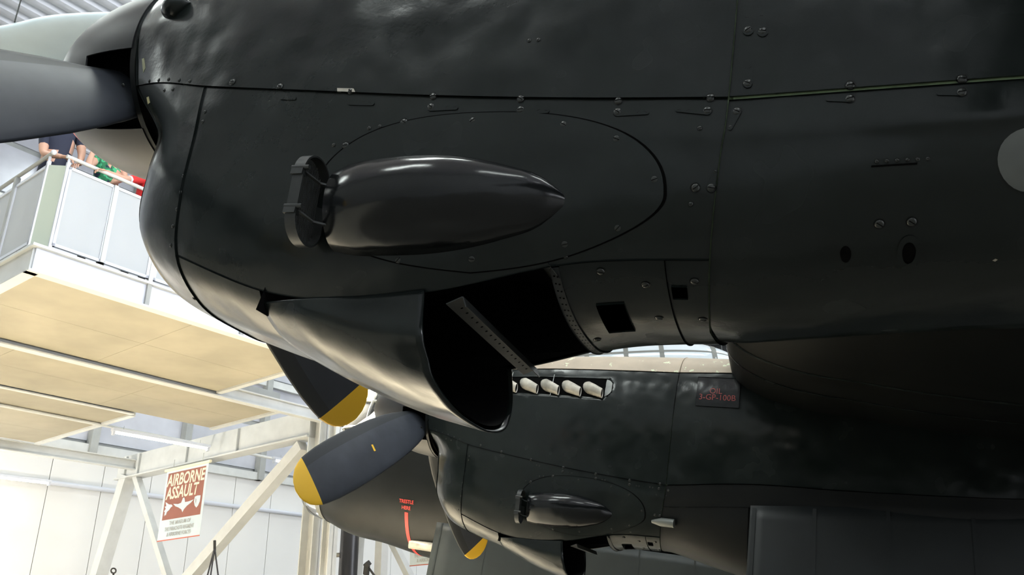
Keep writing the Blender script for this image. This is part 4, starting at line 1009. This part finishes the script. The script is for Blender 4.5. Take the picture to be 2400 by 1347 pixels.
# ------------------------------------------------------------------ things under the mezzanine
M_DKPOST = mat('dark_gunmetal_post', (0.05, 0.05, 0.055), 0.35, 0.3)
P0 = pt(815, 1347, 13.6); bx, by = P0[0], P0[1]
t = empty('round_post', 'dark gunmetal round post with a short side spigot below the bomber nose', 'post', loc=(bx, by, 0))
mb = MB(); mb.tube([(0, 0, 0), (0, 0, 1.2), (0, 0, 4.3)], 0.158, 28); mb.build('tube', M_DKPOST, t, smooth=True)
hz_ = pt(800, 1297, 13.6)[2]; sv = -np.array(_rt); mb = MB(); mb.tube([(0, 0, hz_), (sv[0] * 0.28, sv[1] * 0.28, hz_ - 0.01)], [0.04, 0.036], 12); mb.build('spigot', M_EXH, t, smooth=True)
mb = MB(); mb.tube([(sv[0] * 0.25, sv[1] * 0.25, hz_ - 0.01), (sv[0] * 0.31, sv[1] * 0.31, hz_ - 0.012)], 0.045, 12); mb.build('spigot_cap', M_DKPOST, t, smooth=True)
mb = MB(); mb.tube([(0, 0, 0), (0, 0, 0.03)], 0.2, 24); mb.build('base_plate', M_DKPOST, t)
# raking white struts behind the post, on a back frame
t = empty('strut_frame', 'pair of pale raking steel struts behind the dark round post', 'strut', loc=pf(9.5, 4.2, foot))
O_ = Vector(-np.array(t.location))
for (p, q) in (((850, 1180), (832, 1400)), ((905, 1240), (985, 1400))):
    mb = MB(); mb.bar(pt(*p, 14.5), pt(*q, 14.5), 0.12, 0.12, B1); mb.build('strut', M_STEEL, t, O_)
P = pt(900, 1150, 14.5); mb = MB(); mb.bar(P, np.array([P[0], P[1], 0]), 0.16, 0.16, B1); mb.build('upright', M_STEEL, t, O_)
# black lamp head on a bent arm
P = pt(862, 1336, 13.0); t = empty('spot_lamp', 'small black spot lamp on bent arms under the bomber nose', 'lamp', loc=(P[0], P[1], 0)); O_ = Vector((-P[0], -P[1], 0))
for q0, q1, r in (((858, 1318), (864, 1326), .06), ((860, 1326), (858, 1345), .05), ((864, 1330), (880, 1352), .018), ((858, 1340), (872, 1362), .018)):
    mb = MB(); mb.tube([pt(*q0, 13.0), pt(*q1, 13.0)], r, 12); mb.build('lamp_body' if r > .03 else 'arm', M_RUBBER, t, O_, True)
mb = MB(); mb.tube([pt(872, 1352, 13.0), (P[0] + .1, P[1], 0)], 0.03, 10); mb.build('stand', M_RUBBER, t, O_, True)
mb = MB(); mb.tube([(P[0] + .1, P[1], 0), (P[0] + .1, P[1], 0.03)], 0.2, 18); mb.build('stand_base', M_RUBBER, t, O_, True)
# ring hook and tripod-like hanging wires
P = pt(266, 1337, 12.0); t = empty('ring_hook', 'black ring-topped rod against the white wall', 'hook', loc=(P[0], P[1], 0)); O_ = Vector((-P[0], -P[1], 0))
V, F, _ = grid(lambda u, v: P + (0.036 + 0.011 * math.cos(v)) * (math.cos(u) * _rt + math.sin(u) * _up) + 0.011 * math.sin(v) * _fw, lin(0, 2 * math.pi, 25), lin(0, 2 * math.pi, 9)); mesh('ring', V, F, M_RUBBER, t, O_)
mb = MB(); mb.tube([P - 0.045 * _up, (P[0], P[1], 0)], 0.014, 10); mb.build('rod', M_RUBBER, t, O_, True)
mb = MB(); mb.tube([(P[0], P[1], 0), (P[0], P[1], 0.025)], 0.16, 20); mb.build('foot', M_RUBBER, t, O_, True)
P = pt(503, 1283, 13.5); t = empty('tripod_stand', 'thin dark three-legged stand apex beside the wide brace', 'stand', loc=(P[0], P[1], 0)); O_ = Vector((-P[0], -P[1], 0))
for dx, dy in ((-0.55, 0.3), (0.75, 0.15), (0.12, -0.6)): mb = MB(); mb.tube([P, (P[0] + dx * _rt[0] + dy * _fw[0], P[1] + dx * _rt[1] + dy * _fw[1], 0)], 0.013, 8); mb.build('leg', M_DKPOST, t, O_, True)
mb = MB(); mb.tube([P - 0.05 * _up, P + 0.12 * _up], 0.022, 10); mb.build('apex', M_RUBBER, t, O_, True)

# ------------------------------------------------------------------ other aircraft hung in the hall
M_DUCK = mat('pale_duck_egg_paint', (0.62, 0.72, 0.76), 0.5, noise=0.04, nscale=2)
z0 = pt(120, 90, 11.0)[2]
le = [at_plane_z(*p, z0) for p in ((-420, 235), (-330, 168), (-200, 118), (-60, 84), (30, 66), (100, 50), (170, 43), (260, 40), (420, 44), (640, 60))]
te = [at_plane_z(*p, z0) for p in ((-410, 262), (-330, 285), (-200, 300), (-60, 310), (30, 312), (100, 312), (170, 312), (260, 310), (420, 306), (640, 300))]
hw_ = empty('hanging_fighter', 'pale duck-egg green wing of a hanging aircraft behind the top-left spinner', 'aircraft', loc=(le[8] + te[8]) / 2)
O_ = -(le[8] + te[8]) / 2
def hwing(u, t):
    L_ = cr(le, u); T_ = cr(te, u); x, z = foil(t); ch = np.linalg.norm(T_ - L_); dz = 0.05 * (9 - u)
    P = L_ + (T_ - L_) * x + np.array([0, 0, z * ch * 0.7 + 0.06]); return P + O_
V, F, _ = grid(hwing, lin(0, 9, 40), lin(0, 1, 31)); bm_fix(mesh('wing', V, F, M_DUCK, hw_))
c0, c1 = le[9], te[9]; ax_ = (c1 - c0) / np.linalg.norm(c1 - c0); sd_ = np.array([ax_[1], -ax_[0], 0])
V, F, _ = grid(lambda u, t: c0 + sd_ * 0.3 + ax_ * (-1.8 + 7.5 * u) + (0.52 * math.sin(math.pi * min(u * 0.86 + 0.12, 1)) ** 0.7) * (math.cos(t) * sd_ + math.sin(t) * np.array([0, 0, 1.2])) + np.array([0, 0, 0.35]) + O_, lin(0, 1, 24), lin(0, 2 * math.pi, 25))
bm_fix(mesh('fuselage', V, F, M_DUCK, hw_))
for q in (le[4], te[8]): mb = MB(); mb.tube([q + O_ + np.array([0, 0, .1]), np.array([q[0], q[1], ROOF_Z - 0.2]) + O_], 0.01, 6); mb.build('hanging_cable', M_DKSTEEL, hw_)
# white airframe with glazed canopy seen through the gap above the inner nacelle
M_SKIN = mat('white_airframe_paint', (0.82, 0.82, 0.84), 0.4)
M_BRIGHT = mat('bright_canopy_glass', (0.78, 0.86, 0.9), 0.08, trans=0.35, spec=0.8)
D_ = 15.0; c = pt(1500, 845, D_)
ca = empty('glazed_canopy_aircraft', 'white aircraft with framed bubble canopy seen through the gap above the inner nacelle', 'aircraft', loc=c); O_ = -c
e1 = np.array([_rt[0], _rt[1], 0]); e1 /= np.linalg.norm(e1); e1 = e1 * math.cos(0.12) + np.array([e1[1], -e1[0], 0]) * math.sin(0.12); e2 = np.array([-e1[1], e1[0], 0]); e3 = np.array([0, 0, 1.0])
def cano(u, t):                                  # u along, t over the top
    x = -1.75 + 3.55 * u; h = 0.60 * (max(0, 1 - abs(2 * u - 0.75) ** 2.6 / 1.25 ** 2.6)) ** 0.6
    return c + O_ + e1 * x + e2 * 0.45 * math.cos(t) * (0.4 + 0.6 * min(1, h / 0.4)) + e3 * (-0.22 + h * math.sin(t))
V, F, _ = grid(cano, lin(0.0, 1.0, 30), lin(0, math.pi, 19)); cg = mesh('canopy_glass', V, F, M_BRIGHT, ca)
for u in (0.22, 0.42, 0.60, 0.86):
    V, F, _ = grid(lambda d, t: cano(u + d, t) * 1.0 + e3 * 0.006, [-0.012, 0.012], lin(0, math.pi, 19)); mesh('canopy_frame', V, F, M_FRAME, ca)
for t_ in (0.45, 2.7):
    V, F, _ = grid(lambda u, d: cano(u, t_ + d) + e3 * 0.006, lin(0.02, 0.95, 30), [-0.04, 0.04]); mesh('canopy_frame', V, F, M_FRAME, ca)
V, F, _ = grid(lambda u, t: c + O_ + e1 * (-5 + 9.5 * u) + (0.55 * math.sin(math.pi * min(u * 0.86 + 0.1, 1)) ** 0.6) * (math.cos(t) * e2 + math.sin(t) * e3) - e3 * 0.68, lin(0, 1, 26), lin(0, 2 * math.pi, 25)); bm_fix(mesh('fuselage', V, F, M_SKIN, ca))
for q in (-1.5, 1.5): mb = MB(); mb.tube([O_ + c + e1 * q - e3 * 0.2, O_ + c + e1 * q + e3 * (ROOF_Z - c[2] - 0.2)], 0.01, 6); mb.build('hanging_cable', M_DKSTEEL, ca)
# pale wing with a yellow and red band behind it
c = pt(1640, 800, 17.0)
pw = empty('banded_wing_aircraft', 'white hanging wing with red and yellow bands behind the framed canopy', 'aircraft', loc=c)
def bw(u, v, dz=0): return e1 * (-1.9 + 5.0 * u) + e2 * (1.6 * v) + e3 * (0.10 + 0.05 * u + 0.12 * math.sin(math.pi * v) * 0.6 + dz)
for nm, u0, u1, m in (('red_band', 0.0, 0.10, M_RED), ('white_panel', 0.10, 0.27, M_SKIN), ('yellow_band', 0.27, 0.36, M_YELLOW), ('wing_skin', 0.36, 1.0, M_SKIN)):
    V, F, _ = grid(lambda u, v: bw(u, v), lin(u0, u1, 8), lin(0, 1, 8)); o = mesh(nm, V, F, m, pw); md = o.modifiers.new('t', 'SOLIDIFY'); md.thickness = 0.1
mb = MB(); mb.frame_box(e1 * 0.05 + e2 * 0.3 - e3 * 0.16, e1 * 2.6, e2 * 0.5, e3 * 0.17); mb.build('dark_nacelle', M_BLACK2, pw)
for q in (0.3, 2.2): mb = MB(); mb.tube([e1 * q + e3 * 0.2 + e2 * 0.5, e1 * q + e2 * 0.5 + e3 * (ROOF_Z - c[2] - 0.2)], 0.01, 6); mb.build('hanging_cable', M_DKSTEEL, pw)

# ------------------------------------------------------------------ visitors leaning on the railing
M_SKIN_P = mat('light_skin', (0.62, 0.36, 0.26), 0.5)
M_HAIR = mat('brown_hair', (0.06, 0.035, 0.02), 0.6)
M_NAVY = mat('navy_shirt', (0.022, 0.026, 0.05), 0.8, bump=0.15, bscale=12, bdist=0.02)
M_TROU = mat('dark_trousers', (0.02, 0.024, 0.035), 0.8)
M_SHOE = mat('dark_shoes', (0.02, 0.018, 0.016), 0.6)
M_REDC = mat('red_shirt', (0.75, 0.03, 0.03), 0.7)
M_CUFF = mat('white_cuff', (0.8, 0.8, 0.82), 0.7)
M_EYE = mat('eye_dark', (0.02, 0.015, 0.01), 0.3)
def camo_green():
    m = mat('green_patterned_shirt', (0.03, 0.22, 0.10), 0.8)
    nt = m.node_tree; N = nt.nodes; L = nt.links; p = N['Principled BSDF']; tc = N.new('ShaderNodeTexCoord'); n = N.new('ShaderNodeTexNoise'); n.inputs['Scale'].default_value = 9; n.inputs['Detail'].default_value = 2
    L.new(tc.outputs['Object'], n.inputs['Vector']); r = N.new('ShaderNodeValToRGB'); L.new(n.outputs['Fac'], r.inputs['Fac'])
    r.color_ramp.interpolation = 'CONSTANT'; e = r.color_ramp.elements
    e[0].position = 0; e[0].color = (0.012, 0.03, 0.06, 1); e[1].position = 0.42; e[1].color = (0.02, 0.17, 0.07, 1)
    q = e.new(0.53); q.color = (0.06, 0.42, 0.20, 1); q = e.new(0.64); q.color = (0.02, 0.12, 0.06, 1)
    L.new(r.outputs['Color'], p.inputs['Base Color']); return m
M_GREEN = camo_green()
def skin_tree(verts, edges, radii, root=0, sub=1):
    me = bpy.data.meshes.new('sk'); me.from_pydata([tuple(map(float, v)) for v in verts], edges, []); o = bpy.data.objects.new('sk', me); COL.objects.link(o)
    o.modifiers.new('s', 'SKIN'); sv = me.skin_vertices[0].data
    for i, r in enumerate(radii): sv[i].radius = (r, r) if not isinstance(r, tuple) else r; sv[i].use_root = (i == root)
    md = o.modifiers.new('d', 'SUBSURF'); md.levels = sub; md.render_levels = sub
    bpy.context.view_layer.update(); dg = bpy.context.evaluated_depsgraph_get(); ev = o.evaluated_get(dg); m2 = ev.to_mesh()
    V = [np.array(v.co) for v in m2.vertices]; F = [tuple(p.vertices) for p in m2.polygons]; ev.to_mesh_clear()
    bpy.data.objects.remove(o); bpy.data.meshes.remove(me); return V, F
def person(label, J, shirt, trousers, sleeve=0.55, cuff=False, look=(0, -1, 0), sc=1.0, group='visitors on the mezzanine'):
    """J: world joints; arms given as shoulder/elbow/wrist/fingertips-direction"""
    base = np.array([J['pelvis'][0], J['pelvis'][1], J['ankL'][2] - 0.08])
    names = ['pelvis', 'waist', 'chest', 'neck', 'head0', 'shL', 'elL', 'wrL', 'shR', 'elR', 'wrR', 'hipL', 'knL', 'ankL', 'toeL', 'hipR', 'knR', 'ankR', 'toeR']
    rad = dict(pelvis=(.16, .12), waist=(.15, .11), chest=(.175, .12), neck=.06, head0=.06, shL=.075, elL=.046, wrL=.029, shR=.075, elR=.046, wrR=.029, hipL=.09, knL=.062, ankL=.045, toeL=.04, hipR=.09, knR=.062, ankR=.045, toeR=.04)
    E_ = [('pelvis', 'waist'), ('waist', 'chest'), ('chest', 'neck'), ('neck', 'head0')]
    for sd in 'LR': E_ += [('chest', 'sh' + sd), ('sh' + sd, 'el' + sd), ('el' + sd, 'wr' + sd), ('pelvis', 'hip' + sd), ('hip' + sd, 'kn' + sd), ('kn' + sd, 'ank' + sd), ('ank' + sd, 'toe' + sd)]
    verts = [np.array(J[n]) for n in names]; idx = {n: i for i, n in enumerate(names)}
    edges = [(idx[a], idx[b]) for a, b in E_]; radii = [tuple(x * sc for x in rad[n]) if isinstance(rad[n], tuple) else rad[n] * sc for n in names]
    V, F = skin_tree(verts, edges, radii)
    mats_ = [M_SKIN_P, shirt, trousers, M_SHOE, M_HAIR, M_CUFF, M_EYE]; MI = []
    segs = [(a, b) for a, b in E_]
    def seg_d(P, a, b):
        A_, B_ = np.array(J[a]), np.array(J[b]); t = np.clip(((P - A_) @ (B_ - A_)) / ((B_ - A_) @ (B_ - A_)), 0, 1); return np.linalg.norm(P - A_ - t * (B_ - A_)), t
    for f in F:
        P = np.mean([V[i] for i in f], axis=0); best = min(((seg_d(P, a, b), (a, b)) for a, b in segs), key=lambda q: q[0][0]); (d, t), (a, b) = best
        m = 1
        if a == 'neck' or (a == 'chest' and b == 'neck' and t > 0.75): m = 0
        elif b.startswith('wr'): m = 0
        elif b.startswith('el'): m = 1 if t < sleeve else 0; m = 5 if (cuff and sleeve <= t < sleeve + 0.14) else m
        elif b.startswith('kn') or b.startswith('ank') or b.startswith('hip'): m = 2
        elif b.startswith('toe'): m = 3
        elif a == 'pelvis' and t < 0.35: m = 2
        MI.append(m)
    def join(V2, F2, m):
        n = len(V); V.extend(V2); F.extend([tuple(i + n for i in f) for f in F2]); MI.extend(m if isinstance(m, list) else [m] * len(F2))
    # hands: palm and five separate bent fingers
    for sd in 'LR':
        w = np.array(J['wr' + sd]); d = np.array(J['hand' + sd]); d = d / np.linalg.norm(d); pn = np.array(J['palm' + sd]); pn = pn - d * (pn @ d); pn /= np.linalg.norm(pn); sx = np.cross(d, pn)
        if sd == 'R': sx = -sx
        palm = [w - d * 0.02, w + d * 0.045, w + d * 0.085]
        v2, f2 = skin_tree(palm, [(0, 1), (1, 2)], [(.026 * sc, .02 * sc), (.04 * sc, .017 * sc), (.038 * sc, .014 * sc)]); join(v2, f2, 0)
        for k, (off, ln) in enumerate(((-.030, .075), (-.010, .085), (.010, .08), (.030, .062))):
            r0 = w + d * 0.078 * sc + sx * off * sc; c1 = r0 + (d * 0.9 + pn * 0.35) * ln * 0.45 * sc; c2 = c1 + (d * 0.5 + pn * 0.86) * ln * 0.35 * sc; c3 = c2 + (d * 0.1 + pn * 0.99) * ln * 0.25 * sc
            v2, f2 = skin_tree([r0, c1, c2, c3], [(0, 1), (1, 2), (2, 3)], [.0095 * sc, .009 * sc, .0085 * sc, .007 * sc]); join(v2, f2, 0)
        r0 = w + d * 0.025 - sx * 0.03; c1 = r0 + (d * 0.7 - sx * 0.6 + pn * 0.3) * 0.04; c2 = c1 + (d * 0.9 - sx * 0.1 + pn * 0.4) * 0.035
        v2, f2 = skin_tree([r0, c1, c2], [(0, 1), (1, 2)], [.012 * sc, .0105 * sc, .009 * sc]); join(v2, f2, 0)
    # head with face, ears and hair
    hc = np.array(J['head']); fwd = np.array(look, float); fwd /= np.linalg.norm(fwd); up = np.array([0, 0, 1.0]) - fwd * fwd[2]; up /= np.linalg.norm(up); rt_ = np.cross(fwd, up)
    def head(u, t, hair=False):
        c, s_ = math.cos(u), math.sin(u); x = 0.076 * c * math.sin(t); y = 0.098 * c * math.cos(t); z = 0.118 * s_
        if not hair:
            if z < -0.02: k_ = 1 + (z + 0.02) * 2.2; x *= k_; y *= (1 + (z + 0.02) * 1.0)
            ff = max(math.cos(t), 0) ** 12
            y += 0.026 * ff * math.exp(-((z + 0.015) / 0.022) ** 2) * max(0, 1 - abs(x) / 0.02)                       # nose
            y -= 0.010 * math.exp(-((z - 0.015) / 0.014) ** 2) * math.exp(-((abs(x) - 0.032) / 0.014) ** 2) * (math.cos(t) > 0)   # eye sockets
            y += 0.006 * math.exp(-((z + 0.058) / 0.009) ** 2) * math.exp(-(x / 0.026) ** 2) * (math.cos(t) > 0)       # lips
        return (hc + (x * rt_ + y * fwd + z * up) * sc)
    v2, f2, _ = grid(lambda u, t: head(u, t), lin(-1.56, 1.56, 33), lin(0, 2 * math.pi, 49)); join(v2, f2, 0)
    v2, f2, _ = grid(lambda u, t: hc + (head(u, t, True) - hc) * 1.09 + up * 0.006, lin(-0.25, 1.56, 14), lin(0.9, 2 * math.pi - 0.9, 33)); join(v2, f2, 4)
    v2, f2, _ = grid(lambda u, t: hc + (head(u, t, True) - hc) * 1.09 + up * 0.006, lin(0.75, 1.56, 8), lin(-0.95, 0.95, 15)); join(v2, f2, 4)
    for sx_ in (-1, 1):
        e_ = hc + (sx_ * 0.032 * rt_ + 0.083 * fwd + 0.014 * up) * sc
        v2, f2, _ = grid(lambda u, t: e_ + 0.011 * sc * (math.cos(u) * math.cos(t) * rt_ + math.cos(u) * math.sin(t) * fwd + math.sin(u) * up), lin(-1.5, 1.5, 7), lin(0, 2 * math.pi, 11)); join(v2, f2, 6)
        e_ = hc + (sx_ * 0.078 * rt_ - 0.004 * fwd) * sc
        v2, f2, _ = grid(lambda u, t: e_ + sc * (0.010 * math.cos(u) * math.cos(t) * rt_ + 0.018 * math.cos(u) * math.sin(t) * fwd + 0.032 * math.sin(u) * up), lin(-1.5, 1.5, 7), lin(0, 2 * math.pi, 11)); join(v2, f2, 0)
    o = mesh('person', [v - base for v in V], F, mats_, None, base, True, MI, 60)
    tag(o, label, 'person', group); return o
def stand(px, py, depth, face, h=1.75, lean=0.0):
    """joints of a standing figure whose chest lies on the sight line"""
    f = np.array([face[0], face[1], 0.0]); f /= np.linalg.norm(f); r = np.array([f[1], -f[0], 0]); z0 = PC[2] + DECK; k = h / 1.75
    c = pt(px, py, depth); J = {}; P = lambda fx, rx, z: np.array([c[0], c[1], z0]) + f * fx * k + r * rx * k + np.array([0, 0, z * k])
    J['pelvis'] = P(-0.16 * lean, 0, .95); J['waist'] = P(-0.09 * lean, 0, 1.1); J['chest'] = P(0, 0, 1.33 - 0.05 * lean); J['neck'] = P(0.05 * lean, 0, 1.50 - 0.07 * lean); J['head0'] = P(0.08 * lean, 0, 1.56 - 0.08 * lean); J['head'] = P(0.10 * lean + 0.02, 0, 1.66 - 0.09 * lean)
    for sd, g in (('L', -1), ('R', 1)):
        J['sh' + sd] = P(0.02 * lean, g * 0.18, 1.41 - 0.06 * lean); J['hip' + sd] = P(-0.17 * lean, g * 0.09, .9); J['kn' + sd] = P(-0.10 * lean, g * 0.1, .49); J['ank' + sd] = P(-0.16 * lean, g * 0.1, .08); J['toe' + sd] = P(-0.16 * lean + 0.15, g * 0.12, .05)
    return J
toC = np.array([-PC[0], -PC[1], 0])
OB = lambda px, py, b: on_b(px, py, b)
def rel(J, a, px, py, b): return OB(px, py, b) - J[a]
def depth_at(px, py, b): return (OB(px, py, b) - EYE) @ _fw
# navy shirt: right forearm across the corner, both hands over the rail
J = stand(143, 318, depth_at(143, 318, 0.42), toC, 1.92, 0.35)
J['shR'] = OB(107, 297, 0.42); J['shL'] = OB(186, 303, 0.36)
J['elR'] = OB(101, 360, 0.36); J['wrR'] = OB(147, 367, 0.08); J['handR'] = rel(J, 'wrR', 180, 373, -0.03); J['palmR'] = np.array([0, 0, -1.0])
J['elL'] = OB(192, 362, 0.30); J['wrL'] = OB(186, 386, 0.08); J['handL'] = rel(J, 'wrL', 168, 382, -0.04); J['palmL'] = np.array([0, 0, -1.0])
person('person in a navy shirt with hands clasped over the handrail corner', J, M_NAVY, M_TROU, 0.72)
# green patterned shirt: elbow on the rail, hand raised to the face
J = stand(262, 372, depth_at(262, 372, 0.40), toC, 1.74, 0.4)
J['shR'] = OB(226, 372, 0.34); J['elR'] = OB(206, 388, 0.05); J['wrR'] = OB(219, 352, 0.10); J['handR'] = rel(J, 'wrR', 236, 330, 0.16); J['palmR'] = toC * -1.0 + np.array([0, 0, .3])
J['shL'] = OB(283, 382, 0.42); J['elL'] = OB(292, 418, 0.36); J['wrL'] = OB(262, 430, 0.18); J['handL'] = rel(J, 'wrL', 240, 428, 0.12); J['palmL'] = np.array([0, 0, -1.0])
person('person in a green patterned shirt, one elbow on the rail and hand raised', J, M_GREEN, M_TROU, 0.35, look=toC + np.array([1.5, 0, -2]), sc=0.92)
# red shirt: forearm laid along the rail
J = stand(356, 408, depth_at(356, 408, 0.40), toC, 1.72, 0.5)
J['shR'] = OB(336, 420, 0.30); J['elR'] = OB(293, 420, 0.02); J['wrR'] = OB(246, 401, -0.01); J['handR'] = rel(J, 'wrR', 216, 393, -0.02); J['palmR'] = np.array([0, 0, -1.0])
J['shL'] = OB(395, 430, 0.36); J['elL'] = OB(402, 470, 0.25); J['wrL'] = OB(372, 466, 0.06); J['handL'] = rel(J, 'wrL', 350, 458, 0.02); J['palmL'] = np.array([0, 0, -1.0])
person('person in a red shirt with white cuffs, forearm along the handrail', J, M_REDC, M_TROU, 0.72, True, sc=0.92)
